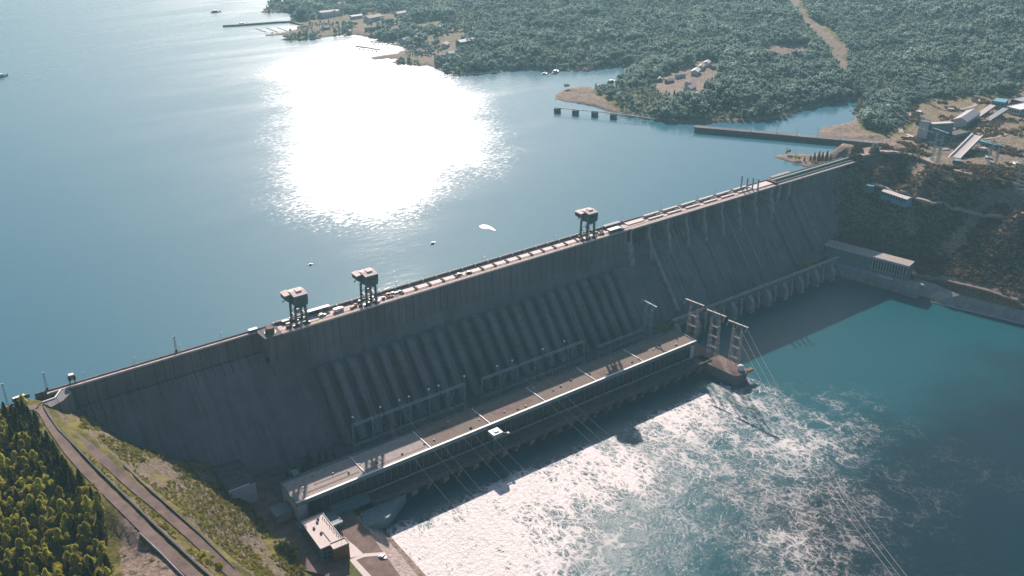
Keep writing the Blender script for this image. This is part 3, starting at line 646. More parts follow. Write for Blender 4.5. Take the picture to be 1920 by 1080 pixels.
for i in range(26):
    x = 64+15*i
    if x > 436: break
    b = MB(); b.extrude_x([(-1,-6),(-1,8.8),(-15.2,8.8),(-15.2,6.4),(-12.2,5),(-12.2,-6)], x-1.5, x+1.5)
    if i % 2 == 0: b.box(x-2.6, x+2.6, -15.9, -12, 4.6, 8.6)
    b.build('draft_tube_pier', M['dam'], ph)
b = MB(); b.box(57, 438, -6, -1, -6, 8.7); b.build('draft_tube_wall', M['dark_concrete'], ph)
b = MB()
for k in range(128): b.bar((58+3*k, -14.8, 12.1), (58+3*k, -14.8, 13.1), .06)
b.bar((58, -14.8, 13.1), (440, -14.8, 13.1), .07); b.build('deck_railing', M['steel_green'], ph)
b = MB(); b.box(50, 58, -5.2, -.4, 8, 14.6); b.box(25, 52, -4.5, -.65, 10, 15.4); b.build('entrance_canopy', M['teal_roof'], ph)
b = MB(); b.box(11.5, 17, 30.5, 37.5, 11, 32); b.build('stair_tower', M['teal_roof'], ph)
b = MB(); b.box(17, 62, 30.4, 34.2, 11, RZ-2.2); b.box(60, 78, 30.4, 38, 11, 25); b.build('rear_annexe', M['teal_roof'], ph)
b = MB(); b.box(-14, -.2, 8, 21, 10.5, 18); b.build('side_annexe', M['concrete'], ph)
b = MB(); b.box(-14.4, -.4, 7.6, 21.4, 18, 18.5); b.build('side_annexe_roof', M['teal_roof'], ph)
b = MB(); b.box(-3.5, 57, -10, -.95, 10, 13.4); b.build('loading_ramp', M['teal_roof'], ph)
# abutment wedge between the deck and the bank
b = MB(); b.prism([(56.5,-15),(86,-15),(60,-33),(40,-33),(44,-16)], -5, 9.4); b.build('side_wedge', M['teal_roof'], ph)

# ------------------------------------------------------------------ cable portals behind the powerhouse
def portal(x0, x1, y, ztop, zlow, n, label, lamps):
    t = thing('cable_portal', label, 'steel frame', ((x0+x1)/2, y, 11.6), 'line portals behind the powerhouse')
    b = MB()
    for yy in (y-1.4, y+1.4):
        b.bar((x0, yy, ztop), (x1, yy, ztop), .36); 
    k = int((x1-x0)/5)
    for i in range(k): 
        xa, xb = x0+(x1-x0)*i/k, x0+(x1-x0)*(i+1)/k; b.bar((xa, y-1.4, ztop), (xb, y+1.4, ztop), .16); b.bar((xa, y-1.4, ztop), (xa, y+1.4, ztop), .16)
    b.build('top_beam', M['steel_green'], t)
    b = MB(); b.bar((x0, y, zlow), (x1, y, zlow), .3); b.bar((x0, y, zlow-1.6), (x1, y, zlow-1.6), .2)
    for i in range(k): b.bar((x0+(x1-x0)*i/k, y, zlow), (x0+(x1-x0)*(i+.5)/k, y, zlow-1.6), .12)
    b.build('lower_beam', M['steel_green'], t)
    for i in range(n+1):
        x = x0+(x1-x0)*i/n; b = MB()
        b.bar((x, y-2.6, 11.6), (x, y-.5, ztop), .2); b.bar((x, y+2.6, 11.6), (x, y+.5, ztop), .2)
        for j in range(4):
            za, zb = 11.6+(ztop-11.6)*j/4, 11.6+(ztop-11.6)*(j+1)/4; wa, wb = 2.6-2.1*j/4, 2.6-2.1*(j+1)/4
            b.bar((x, y-wa, za), (x, y+wb, zb), .14); b.bar((x, y+wa, za), (x, y-wb, zb), .14)
        if i in (1, n-1) :
            b.bar((x, y, zlow), (x+9, y, ztop), .2); b.bar((x+9, y, zlow), (x, y, ztop), .2)
        b.build('frame_leg', M['steel_green'], t)
    for x in lamps:
        b = MB(); b.bar((x, y, ztop-26 if ztop > 40 else ztop-14), (x, y, ztop+7.5), .2, 5, .12); m = b.build('mast', M['steel_green'], t)
        b = MB(); s_ = 1; b.box(x-.7, x+.7, y-.7, y+.7, ztop+7.4, ztop+8.4); b.build('lamp_head', M['lamp_glass'], m)
    return t
portal(74, 186.5, 50, 43.3, 23.5, 6, 'left cable portal of teal steel with seven lamp masts, behind the powerhouse', (75, 101, 119.5, 129, 149, 159, 186))
portal(205, 326, 50, 41.5, 22.5, 6, 'middle cable portal of teal steel with four lamp masts, behind the powerhouse', (222, 239, 275, 301))
portal(347, 408, 52, 27.5, 19.5, 4, 'short low cable portal of teal steel near the far end of the powerhouse roof', ())
b = MB(); b.box(395, 425, 34, 48, 11.6, 17); b.box(397, 423, 35, 47, 17, 17.5)
t = thing('transformer_house', 'low teal service building with sloping roof behind the far end of the powerhouse', 'building', (410, 41, 11.6)); b.build('wall', M['teal_roof'], t)
b = MB(); b.gable(395, 425, 34, 48, 17, 17.6, 20.5); b.build('roof', M['teal_roof'], t)

# ------------------------------------------------------------------ lattice pylons
def lattice(b, base, top, wb, wt, n, r=.22, br=.12, wy=None):
    cx, cy, z0 = base; z1 = top; wyb, wyt = (wy or (wb, wt))
    for j in range(n):
        za, zb = z0+(z1-z0)*j/n, z0+(z1-z0)*(j+1)/n; ta, tb = j/n, (j+1)/n
        A = [(cx+sx*(wb+(wt-wb)*ta)/2, cy+sy_*(wyb+(wyt-wyb)*ta)/2, za) for sx, sy_ in ((-1,-1),(1,-1),(1,1),(-1,1))]
        B = [(cx+sx*(wb+(wt-wb)*tb)/2, cy+sy_*(wyb+(wyt-wyb)*tb)/2, zb) for sx, sy_ in ((-1,-1),(1,-1),(1,1),(-1,1))]
        for k in range(4):
            b.bar(A[k], B[k], r); b.bar(A[k], B[(k+1) % 4], br); b.bar(B[k], B[(k+1) % 4], br); b.bar(A[(k+1) % 4], B[k], br)
def tee_pylon(name, label, loc, h, m, arm=26, group=None, rz=0, w=9):
    t = thing(name, label, 'pylon', loc, group, rz); rz_ = t.rotation_euler.z; t.rotation_euler.z = 0; x, y, z = loc
    b = MB(); 
    for s in (-1, 1): lattice(b, (x, y+s*arm*.2, z), z+h*.86, 3.6, 1.7, 7, .25 if m is M['steel_green'] else .15, .13 if m is M['steel_green'] else .07)
    for zz in (.25, .48, .7): 
        for dx in (-1.4, 1.4): b.bar((x+dx, y-arm*.2, z+h*zz), (x+dx, y+arm*.2, z+h*zz), .12)
        b.bar((x-1.4, y-arm*.2, z+h*zz), (x+1.4, y+arm*.2, z+h*zz), .14); b.bar((x+1.4, y-arm*.2, z+h*zz), (x-1.4, y+arm*.2, z+h*zz), .14)
    b.build('lattice_tower', m, t)
    b = MB(); hw = arm/2
    b.add([(x-.8,y-hw,z+h),(x+.8,y-hw,z+h),(x+.8,y+hw,z+h),(x-.8,y+hw,z+h),(x-.6,y-hw+1.5,z+h-1.1),(x+.6,y-hw+1.5,z+h-1.1),(x+.6,y+hw-1.5,z+h-1.1),(x-.6,y+hw-1.5,z+h-1.1)], [(0,1,2,3),(7,6,5,4),(0,4,5,1),(1,5,6,2),(2,6,7,3),(3,7,4,0)])
    for s in (-1, 1): b.bar((x, y+s*arm*.2, z+h*.84), (x, y+s*arm*.2, z+h), .6, 4, .35)
    b.build('crossarm', m, t)
    for s in (-1, 1): 
        b = MB(); b.bar((x, y+s*arm*.2, z+h), (x, y+s*arm*.2, z+h+6), .25, 4, .08); b.build('peak', m, t)
    for s in (-1, 0, 1):
        b = MB(); b.bar((x, y+s*(hw-1), z+h-.4), (x-5.5, y+s*(hw-1)-1, z+h-3), .28, 5); b.build('insulator', M['steel'], t)
    t.rotation_euler.z = rz_
    return t
tee_pylon('lattice_pylon', 'pale lattice pylon with a level crossarm directly behind the far end of the powerhouse roof', (443, 17, 11), 52, M['steel_pale'], 22.5, 'pylons at the far end of the powerhouse', .16)
tee_pylon('lattice_pylon', 'middle one of the three pale lattice pylons at the root of the river pier', (444.5, -11, 11), 51, M['steel_pale'], 22.5, 'pylons at the far end of the powerhouse', .16)
tee_pylon('lattice_pylon', 'pale lattice pylon on the outer end of the river pier beside the white tank', (446, -38, 11), 50, M['steel_pale'], 22.5, 'pylons at the far end of the powerhouse', .16)
tee_pylon('lattice_pylon', 'teal lattice pylon standing against the dam slope behind the powerhouse', (412, 50, 11.6), 46, M['steel_green'], arm=22)
# pier
t = thing('river_pier', 'concrete pier jutting into the tailrace past the end of the powerhouse', 'pier', (440, -20, 0))
b = MB(); b.prism([(432,22),(454,22),(456,-48),(448,-53),(436,-50),(432,-15.7)], -6, 10.6); b.build('pier_body', M['dam'], t)
b = MB(); b.prism([(432,22),(454,22),(456,-48),(448,-53),(436,-50),(432,-15.7)], 10.6, 11.0); b.build('pier_deck', M['asphalt'], t)
b = MB(); b.box(452, 463, -50, -46, 8.6, 10.4); b.build('pier_bracket', M['brown_wall'], t)
b = MB(); pr = [(0,0)]
t = thing('white_tank', 'round white tank at the outer end of the river pier', 'tank', (450, -44, 11))
b = MB()
vs = []; rings = [(3.6,0),(3.6,2.6),(3.0,4.2),(1.6,5.2),(.01,5.5)]
for r_, z in rings: vs += [(450+math.cos(k*math.pi/8)*r_, -44+math.sin(k*math.pi/8)*r_, 11+z) for k in range(16)]
b.add(vs, [(i*16+k, i*16+(k+1) % 16, (i+1)*16+(k+1) % 16, (i+1)*16+k) for i in range(4) for k in range(16)]); b.build('shell', M['white'], t, smooth=True)
b = MB(); b.box(449, 451, -40.5, -39.5, 11, 13); b.build('hatch', M['rust'], t)

# ------------------------------------------------------------------ cables
def sag(a, b, s, n=18): return [(a[0]+(b[0]-a[0])*k/n, a[1]+(b[1]-a[1])*k/n, a[2]+(b[2]-a[2])*k/n-4*s*(k/n)*(1-k/n)) for k in range(n+1)]
for i, x in enumerate((101, 119.5, 129, 149, 159, 171, 239, 248, 258)):
    b = MB(); b.path(sag((x, 49, 43), (x-22, -330, 42), 14), .055, 3)
    o = b.build('power_cable', M['wire']); tag(o, '%s from the left of nine overhead cables crossing the powerhouse roof' % ORD[i], 'cable', 'cables over the tailrace')
for i, yy in enumerate((-49, -38, -27)):
    b = MB(); b.path(sag((446, yy, 60), (218, yy-440, 56), 30, 24), .09, 3)
    o = b.build('power_cable', M['wire']); tag(o, ('outer', 'middle', 'inner')[i]+' of three long cables running from the pier pylon over the rippled river', 'cable', 'cables from the pier pylon')
for i in range(3):
    b = MB(); b.path([(444+i, 28-28*i, 62), (444.5+i, -24-14*i, 60)], .1, 3)
# ------------------------------------------------------------------ gantry cranes
def gantry():
    t = thing('gantry_crane', 'x', 'crane', (0, 0, 0), 'gantry cranes on the dam crest'); LZ = 3.0
    for sx in (-5, 5):
        for s2 in (-5.2, 5.2):
            b = MB(); b.add([(sx-.9,s2-.8,0),(sx+.9,s2-.8,0),(sx+.9,s2+.8,0),(sx-.9,s2+.8,0),(sx*.9-.8,s2*.95-.8,15.5),(sx*.9+.8,s2*.95-.8,15.5),(sx*.9+.8,s2*.95+.8,15.5),(sx*.9-.8,s2*.95+.8,15.5)], [(3,2,1,0),(4,5,6,7),(0,1,5,4),(1,2,6,5),(2,3,7,6),(3,0,4,7)])
            l = b.build('leg', M['green_metal'], t)
            b = MB(); b.box(sx-2.8, sx+2.8, s2-.9, s2+.9, -.02, 1.5); 
            for k in (-1.8, 0, 1.8): b.bar((sx+k, s2-1.1, .6), (sx+k, s2+1.1, .6), .6, 8)
            b.build('wheel_bogie', M['car_dark'], l)
    b = MB()
    for sx in (-4.6, 4.6): b.bar((sx, -5, 8), (sx, 5, 8), .4); b.bar((sx, -5, 2), (sx, 5, 8), .28); b.bar((sx, 5, 8), (sx, -5, 14.5), .28)
    for s2 in (-5, 5): b.bar((-4.6, s2, 14.4), (4.6, s2, 14.4), .7); b.bar((-4.9, s2, 2), (4.9, s2, 2), .45)
    b.build('cross_brace', M['green_metal'], t)
    b = MB(); b.add([(-4.5,-7.4,16),(6.4,-7.4,16),(6.4,7.4,16),(-4.5,7.4,16),(-5.6,-8,20),(6.8,-8,20),(6.8,8,20),(-5.6,8,20),(-5.6,-8,26.5),(6.8,-8,26.5),(6.8,8,26.5),(-5.6,8,26.5)], [(3,2,1,0),(8,9,10,11)]+[(i,(i+1)%4,4+(i+1)%4,4+i) for i in range(4)]+[(4+i,4+(i+1)%4,8+(i+1)%4,8+i) for i in range(4)])
    b.build('machine_house', M['green_metal'], t)
    b = MB(); b.extrude_x([(-8.2,26.5),(8.2,26.5),(0,28.1)], -5.8, 7.0); b.box(-1, 4, -3, 3, 27.6, 28.5); b.build('house_roof', M['white'], t)
    b = MB(); b.extrude_y([(-5.4,17.5),(-5.4,26.2),(-11,25.6),(-11,22)], -1.5, 8); n_ = b.build('hoist_nose', M['green_metal'], t)
    b = MB(); b.extrude_y([(-5.5,26.25),(-5.5,27.0),(-11.6,26.4),(-11.6,25.65)], -2.1, 8.6); b.build('nose_roof', M['white'], n_)
    b = MB(); b.box(-11.2, -10.95, 0, 6, 22.8, 24.6); b.build('cab_window', M['window'], n_)
    b = MB(); b.box(6.82, 6.95, -6, 6, 21.5, 23.6); b.box(-4, 5, -8.12, -8.0, 21.5, 23.4); b.build('window_band', M['window'], t)
    b = MB(); b.box(-1.6, 1.6, -1.6, 1.6, 8.5, 11); b.bar((-.8, 0, 11), (-.8, 0, 16), .12); b.bar((.8, 0, 11), (.8, 0, 16), .12); b.build('hook_block', M['steel_pale'], t)
    b = MB(); b.bar((-9, 2, 21.4), (-12.6, 0, 21), .3); b.box(-13.3, -12.2, -.6, .6, 20.4, 21.6); b.box(7, 8, -1, .4, 17.6, 18.7); b.build('flood_lamp', M['lamp_glass'], t)
    b = MB()
    for k in range(8): b.bar((5.9, -6.2, 1.8*k), (5.9, -4.2, 1.8*(k+1)), .14)
    b.bar((6.2, -6.4, 0), (6.2, -6.4, 15.5), .12); b.build('ladder', M['steel'], t)
    return t
pr = gantry()
def lift(o):
    for ch in o.children:
        for v in ch.data.vertices:
            if v.co.z > 2: v.co.z += min(1, (v.co.z-2)/12)*3.0
        lift(ch)
lift(pr)
M['crane_roof'] = mat('weathered_pinkish_roof', (.6, .5, .47), .8, .25, .5)
for ch in [c for c in pr.children_recursive if 'roof' in c.name]: ch.data.materials[0] = M['crane_roof']
for i, (x, lab) in enumerate(((71.5, 'teal gantry crane nearest the left end of the dam, beside the round brown drum'), (139.5, 'middle of the three teal gantry cranes on the dam crest'), (398, 'teal gantry crane farthest along the crest, before the spillway gates'))):
    place(pr, (x, 134.2, CZ+.12), 0, lab, first=(i == 0))
def small_crane():
    t = thing('rail_hoist', 'small dark rail-mounted hoist with a white top on the narrow left crest', 'crane', tuple(at(137, 720, z=CZ)))
    x, y, z = t.location; b = MB()
    for sx in (-2, 2):
        for s2 in (-1.6, 1.6): b.bar((x+sx, y+s2, z), (x+sx*.8, y+s2*.8, z+4.5), .3)
    b.build('leg', M['car_dark'], t); b = MB(); b.box(x-2.6, x+2.6, y-1.9, y+1.9, z+4.4, z+8); b.build('cabin', M['car_dark'], t)
    b = MB(); b.box(x-1.8, x+1.8, y-1.6, y+1.6, z+8, z+8.8); b.build('roof', M['white'], t)
    b = MB(); b.box(x-.8, x+.8, y-1.95, y-1.9, z+5, z+7); b.build('window', M['steel_pale'], t)
small_crane()
def deck_crane():
    x, y, z = 179, -9, 11.0
    t = thing('deck_crane', 'small teal gate crane with a white-topped cab on the tailrace deck of the powerhouse', 'crane', (x, y, z))
    for sx in (-3.4, 3.4):
        for s2 in (-3.2, 3.2):
            b = MB(); b.bar((x+sx*1.1, y+s2, z), (x+sx, y+s2*.8, z+13), .42); b.build('leg', M['green_metal'], t)
    b = MB()
    for s2 in (-3.2, 3.2): b.bar((x-3.6, y+s2, z+5), (x+3.6, y+s2, z+5), .3); b.bar((x-3.6, y+s2, z+.6), (x+3.6, y+s2, z+5), .2)
    b.build('brace', M['green_metal'], t)
    b = MB(); b.box(x-5, x+5, y-4, y+4, z+12.6, z+16.4); b.build('machine_house', M['teal_roof'], t)
    b = MB(); b.box(x-5.3, x+4.4, y-4.3, y+4.3, z+16.4, z+17); b.box(x-2, x+2, y-2, y+1, z+17, z+17.9); b.build('roof', M['white'], t)
    b = MB(); b.bar((x+4, y-1, z+14), (x+11, y-3, z+12.5), .5); b.box(x+9.6, x+11.6, y-4.4, y-2, z+11.5, z+13.2); b.build('boom', M['green_metal'], t)
deck_crane()

# ------------------------------------------------------------------ things on the crest
def car(color, kind='car'):
    t = thing('parked_car' if kind == 'car' else kind, 'x', 'car' if kind == 'car' else kind.replace('_', ' ')); L_, w = (2.3, .95)
    if kind != 'car': L_, w = 4.0, 1.3
    b = MB()
    if kind == 'car':
        b.extrude_y([(-L_,.35),(L_,.35),(L_,.85),(L_-1.2,1.0),(-L_+.3,1.05),(-L_,.9)], -w, w); b.build('body', color, t)
        b = MB(); b.extrude_y([(-L_+.4,1.0),(L_-1.3,.98),(L_-2.0,1.5),(-L_+.9,1.52)], -w*.88, w*.88); c = b.build('cabin', M['window'], t)
        b = MB(); b.box(-L_+1.0, L_-2.05, -w*.8, w*.8, 1.5, 1.56); b.build('cabin_roof', color, c)
    else:
        b.box(-L_, L_-2.4, -w, w, 1.0, 2.7 if kind == 'van' else 1.9); b.build('cargo_body', color, t)
        b = MB(); b.extrude_y([(L_-2.3,.6),(L_,.6),(L_,1.5),(L_-.5,2.4),(L_-2.3,2.5)], -w*.95, w*.95); b.build('cab', color, t)
        b = MB(); b.box(L_-.62, L_-.2, -w*.8, w*.8, 1.6, 2.2); b.build('windscreen', M['window'], t)
        b = MB(); b.box(-L_, L_-.2, -.6, .6, .5, .9); b.build('chassis', M['car_dark'], t)
    for sx in (-1, 1):
        for s2 in (-1, 1):
            b = MB(); b.bar((sx*(L_-.85), s2*w*.98, .36), (sx*(L_-.85), s2*(w-.25), .36), .38, 10); b.build('wheel', M['tyre'], t)
    return t
cars = {k: car(M[m], kd) for k, m, kd in (('w', 'car_white', 'car'), ('d', 'car_dark', 'car'), ('r', 'car_red', 'car'), ('T', 'car_green', 'truck'), ('V', 'car_white', 'van'), ('O', 'car_orange', 'truck'))}
used = set()
def put(k, px, py, z, rz, label, sc=1.0):
    p = at(px, py, z=z); o = place(cars[k], (p[0], p[1], z+.02), rz, label, first=k not in used, sc=sc); used.add(k); return o
put('T', 539, 604, CZ+.12, .05, 'green truck with a white load parked under the first gantry crane', 1.3)
put('w', 604, 592, CZ+.12, .05, 'small pale car parked on the crest right of the first gantry crane', 1.5)
put('V', 635, 583, CZ+.12, .05, 'white-topped van on the crest between the first and second gantry cranes', 1.2)
put('O', 663, 576, CZ+.12, .4, 'ochre truck on the crest just left of the second gantry crane', 1.0)
put('r', 728, 553, CZ+.12, .1, 'dull red car just right of the second gantry crane', 1.3)
put('T', 745, 550, CZ+.12, .0, 'dark green truck parked on the crest beyond the second gantry crane', .9)
put('d', 861, 516, CZ+.12, .0, 'dark car alone among the pale hatch covers, left one of a pair', 1.4)
put('d', 879, 512, CZ+.12, .0, 'dark car alone among the pale hatch covers, right one of a pair', 1.4)
put('w', 31, 766, zt(*at(31, 766, z=105)[:2])+.3, .1, 'pale car among the first trees beside the crest road', 1.4)
put('r', 8, 768, zt(*at(8, 768, z=105)[:2])+.3, .6, 'red car on the shore road at the left edge of the view', 1.4)
put('w', 718, 1046, 10.8, -1.0, 'white car parked at the edge of the riprap bank beside a dark bush', 1.4)
put('V', 1681, 511, 13.6, -1.5, 'white van parked in front of the long quay building', 1.6)
put('d', 1165, 431, CZ+.12, .1, 'dark car on the crest right of the third gantry crane', 1.5)
def bus():
    p = at(40, 750, z=105); x, y, z = p[0], p[1], 105.2
    t = thing('tour_boat_trailer', 'long grey coach with a white roof on the left shore beside the lakeside wall', 'coach', (x, y, z), rz=.12); t.name = 'coach'
    t.rotation_euler.z = 0
    b = MB(); b.box(x-6, x+6, y-1.4, y+1.4, z+.5, z+3.2); b.build('body', M['car_green'], t)
    b = MB(); b.box(x-5.4, x+3, y-1.2, y+1.2, z+3.2, z+3.6); b.build('roof', M['white'], t)
    b = MB(); b.box(x-5.5, x+5.5, y-1.46, y-1.41, z+1.7, z+2.6); b.build('window_band', M['window'], t)
    for sx in (-4, 4): b = MB(); b.bar((x+sx, y-1.45, z+.5), (x+sx, y+1.45, z+.5), .5, 10); b.build('wheel', M['tyre'], t)
    t.rotation_euler.z = .12
bus()
# brown drum hut on the bastion
x, y, z = 43.5, 131.5, CZ+1
t = thing('drum_hut', 'round brown timber drum on a teal base at the step of the dam crest', 'hut', (x, y, z))
b = MB(); b.bar((x, y, z), (x, y, z+4.6), 4.0, 14, 3.4); b.build('drum', M['wood'], t)
b = MB(); b.box(x-4.2, x-3.4, y-1, y+1, z+.4, z+2.6); b.build('opening', M['window'], t)
b = MB(); b.bar((x, y, z-.9), (x, y, z+.05), 5.2, 14); b.build('base', M['green_metal'], t)
t = thing('guard_booth', 'small teal booth with a white roof on the lake side of the brown drum', 'booth', (33, 142, CZ))
b = MB(); b.box(29, 36, 140.6, 143.6, CZ, CZ+2.6); b.build('wall', M['green_metal'], t)
b = MB(); b.box(28.6, 36.2, 140.3, 143.9, CZ+2.6, CZ+2.9); b.build('roof', M['white'], t)
b = MB(); b.box(30, 31, 140.5, 140.6, CZ+.2, CZ+2.1); b.build('door', M['window'], t)
# white awning behind first crane
t = thing('canopy_shelter', 'long pale canopy over the lakeside wall behind the first gantry crane', 'shelter', (94, 142, CZ))
b = MB(); b.extrude_x([(139.5,CZ+4.4),(145,CZ+3.7),(145,CZ+3.95),(139.5,CZ+4.65)], 82, 104); b.build('roof', M['white'], t)
for xx in (83, 93, 103): b = MB(); b.bar((xx, 140, CZ), (xx, 140, CZ+4.4), .15); b.build('post', M['steel'], t)
# low hut right of the third crane
t = thing('crest_hut', 'low hut with a grey roof on the crest before the spillway gates', 'hut', (437, 139, CZ))
b = MB(); b.box(427, 449, 139, 143, CZ+.1, CZ+3.4); b.build('wall', M['car_dark'], t); b = MB(); b.box(426.6, 449.4, 138.6, 143.4, CZ+3.4, CZ+3.8); b.build('roof', M['grey_roof'], t)
b = MB(); b.box(430, 432, 138.9, 139, CZ+.2, CZ+2.4); b.build('door', M['window'], t)
t = thing('open_shed', 'open-sided shed with a pale flat roof on the downstream side of the crest', 'shed', (434, 130, CZ))
b = MB(); b.box(424, 440, 127, 133, CZ+3.2, CZ+3.6); b.build('roof', M['white'], t); b = MB(); b.box(426, 440, 128, 132.6, CZ+.1, CZ+3.2); b.build('wall', M['car_dark'], t)
# four vent stacks
for i, (dx, h) in enumerate(((0, 17), (5.6, 14.5), (11, 14.5), (16, 13))):
    x = 641+dx; y = 138-4*i; b = MB()
    t = thing('vent_pipe', ORD[i]+' from the left of four teal pipes standing upright on the crest', 'pipe', (x, y, CZ), 'upright pipes on the crest')
    b.bar((x, y, CZ+.1), (x, y, CZ+h), .95, 10); b.build('tube', M['steel_green'], t)
    b = MB(); b.bar((x, y, CZ+.1), (x, y, CZ+1.2), 1.5, 10); b.build('footing', M['concrete'], t)
    b = MB(); b.bar((x, y, CZ+h), (x, y, CZ+h+.5), 1.25, 10); b.build('cap', M['dark_concrete'], t)
# clutter on the crest: crates and drums, each a thing
crates = [(60,131,'rust'),(62,137,'car_green'),(66,130,'dark_concrete'),(71,137.5,'white'),(75,131,'car_green'),(77,136,'rust'),(129,131,'dark_concrete'),(131,137,'rust'),(137,130.4,'white'),(142,136,'car_green'),(144,131,'wood'),
 (153,132,'car_green'),(156,137,'rust'),(161,131,'wood'),(165,136,'white'),(388,131,'dark_concrete'),(391,137,'rust'),(398,131,'car_green'),(401,136.5,'white'),(408,132,'wood'),(412,137,'car_green'),(416,131,'rust'),(419,136,'dark_concrete')]
near = {60:'first',129:'second',153:'second',388:'third',408:'third'}; lastd = ''; seen = {}
for k, (x, y, m) in enumerate(crates):
    crn = 'first' if x < 100 else 'second' if x < 200 else 'third'; rel = 'beneath' if x < 80 or 120 < x < 150 or 380 < x < 404 else 'to the right of'
    cname = {'rust': 'rusty', 'car_green': 'dark green', 'wood': 'brown timber', 'dark_concrete': 'dark grey', 'white': 'white'}[m]
    side = 'lakeside' if y > 134 else 'downstream side'; n_ = sum(1 for q in crates[:k] if q[2] == m and abs(q[0]-x) < 20 and (q[1] > 134) == (y > 134))
    w = rng.uniform(1.0, 2.2); h = rng.uniform(1.0, 2.2); b = MB(); b.box(x-w, x+w, y-w*.7, y+w*.7, CZ+.12, CZ+.12+h)
    o = thing('storage_crate', '%s%s crate %s the %s gantry crane, %s' % ('farther ' if n_ else '', cname, rel, crn, side), 'crate', (x, y, CZ+.12), 'crates among the gantry cranes')
    b.build('box_body', M[m], o); b = MB(); b.box(x-w-.06, x+w+.06, y-w*.7-.06, y+w*.7+.06, CZ+.12+h, CZ+.26+h); b.build('lid', M[m], o)
# lamp posts
def lamp():
    t = thing('lamp_post', 'x', 'lamp post'); b = MB(); b.bar((0,0,0),(0,0,9),.16,6,.09); b.bar((0,0,9),(0,-1.8,9.4),.08); b.build('pole', M['steel_green'], t)
    b = MB(); b.box(-.35, .35, -2.6, -1.6, 9.25, 9.5); b.build('lamp_head', M['steel_pale'], t); b = MB(); b.bar((0,0,0),(0,0,.8),.35,6); b.build('foot', M['concrete'], t); return t
lp = lamp(); seq = [(-104,'above the left face of the dam, first from the shore'),(-66,'above the left face of the dam, second from the shore'),(-30,'above the left face of the dam, third from the shore'),(5,'above the left face of the dam, last before the brown drum'),(172,'beside the second gantry crane'),(270,'at the middle of the hatch covers'),(360,'left of the third gantry crane'),(455,'at the first spillway gate'),(513,'at the second spillway gate'),(571,'at the fourth spillway gate'),(600,'left of the four upright pipes'),(672,'right of the four upright pipes')]
for i, (x, l) in enumerate(seq): place(lp, (x, 141.8, CZ+.1), 0, 'thin crest lamp post '+l, 'lamp posts on the crest', first=(i == 0))
def mast(px, py, z, h, label):
    p = at(px, py, z=z); t = thing('lattice_mast', label, 'mast', tuple(p)); b = MB(); lattice(b, tuple(p), z+h, 1.5, .6, 8, .1, .06); b.build('tower', M['steel_green'], t)
    b = MB(); b.box(p[0]-1.1, p[0]+1.1, p[1]-.4, p[1]+.4, z+h, z+h+.7); b.build('lamp_platform', M['steel_green'], t)
    b = MB(); b.box(p[0]-.9, p[0]+.9, p[1]-.9, p[1]+.9, z, z+2.6); b.build('switch_box', M['car_dark'], t)
mast(89, 732, CZ, 15, 'slim lattice floodlight mast at the left end of the crest by the wing wall')
mast(331, 660, CZ, 14, 'slim lattice floodlight mast halfway along the narrow left crest')
mast(20, 778, 105, 26, 'tall rust-streaked lattice mast at the left edge beside the parked coach')

# ------------------------------------------------------------------ buildings near the powerhouse
def block(name, label, cat, x0, x1, y0, y1, z0, z1, wall, roof, rot=0, win=None, par=.6, c=None):
    c = c or ((x0+x1)/2, (y0+y1)/2); t = thing(name, label, cat, (c[0], c[1], z0))
    b = MB(); b.box(x0, x1, y0, y1, z0, z1, rot, c); b.build('wall', wall, t)
    b = MB(); b.box(x0-.25, x1+.25, y0-.25, y1+.25, z1, z1+.3, rot, c)
    n0 = len(b.v)
    for q in ((x0-.25,x1+.25,y0-.25,y0+.2),(x0-.25,x1+.25,y1-.2,y1+.25),(x0-.25,x0+.2,y0+.2,y1-.2),(x1-.2,x1+.25,y0+.2,y1-.2)): b.box(q[0], q[1], q[2], q[3], z1+.3, z1+.3+par, rot, c)
    b.build('roof', roof, t)
    if win:
        rows, step = win; H_ = (z1-z0)/rows
        for r in range(rows):
            for face in range(4):
                a0, a1 = (x0, x1) if face < 2 else (y0, y1); n = int((a1-a0-1)/step)
                if n < 1: continue
                b = MB(); g = (a1-a0-n*step)/2
                for k in range(n):
                    u0 = a0+g+k*step+step*.18; u1 = u0+step*.64; za = z0+r*H_+H_*.32; zb = za+H_*.45
                    if face == 0: b.box(u0, u1, y0-.06, y0+.02, za, zb, rot, c)
                    elif face == 1: b.box(u0, u1, y1-.02, y1+.06, za, zb, rot, c)
                    elif face == 2: b.box(x0-.06, x0+.02, u0, u1, za, zb, rot, c)
                    else: b.box(x1-.02, x1+.06, u0, u1, za, zb, rot, c)
                b.build('window_row', M['window'], t)
    return t
t = block('office_building', 'office block with a pale flat roof in front of the left end of the powerhouse', 'building', -3.2, 14.5, -48.5, -12.5, 10, 21, M['teal_roof'], M['deck_pale'], win=(3, 3.0), rot=-.03)
b = MB()
for k in range(10): b.box(rng.uniform(0, 13), 0, 0, 0, 0, 0) if False else b.bar((12.6, -44+k*2.9, 21.3), (12.6, -44+k*2.9, 22.4+.4*(k % 2)), .28, 6)
for q in ((2,-25),(4,-33),(7,-20),(9,-17)): b.box(q[0]-.7, q[0]+.7, q[1]-.9, q[1]+.9, 21.3, 22.5)
b.build('roof_vents', M['dark_concrete'], t); b = MB(); b.bar((5.5, -45, 21.6), (5.5, -32, 21.6), .25); b.bar((-1, -15, 21.8), (12, -14.4, 21.8), .3); b.build('roof_pipe', M['dark_concrete'], t)
t = block('office_tower', 'dark brown clad tower block joined to the river end of the office building', 'building', 3.2, 15.2, -56, -48.9, 10, 22.6, M['brown_wall'], M['deck_pale'], rot=-.03)
b = MB(); b.bar((14, -47, 22.6), (14, -47, 29), .15, 5, .06); b.build('aerial', M['steel_pale'], t)
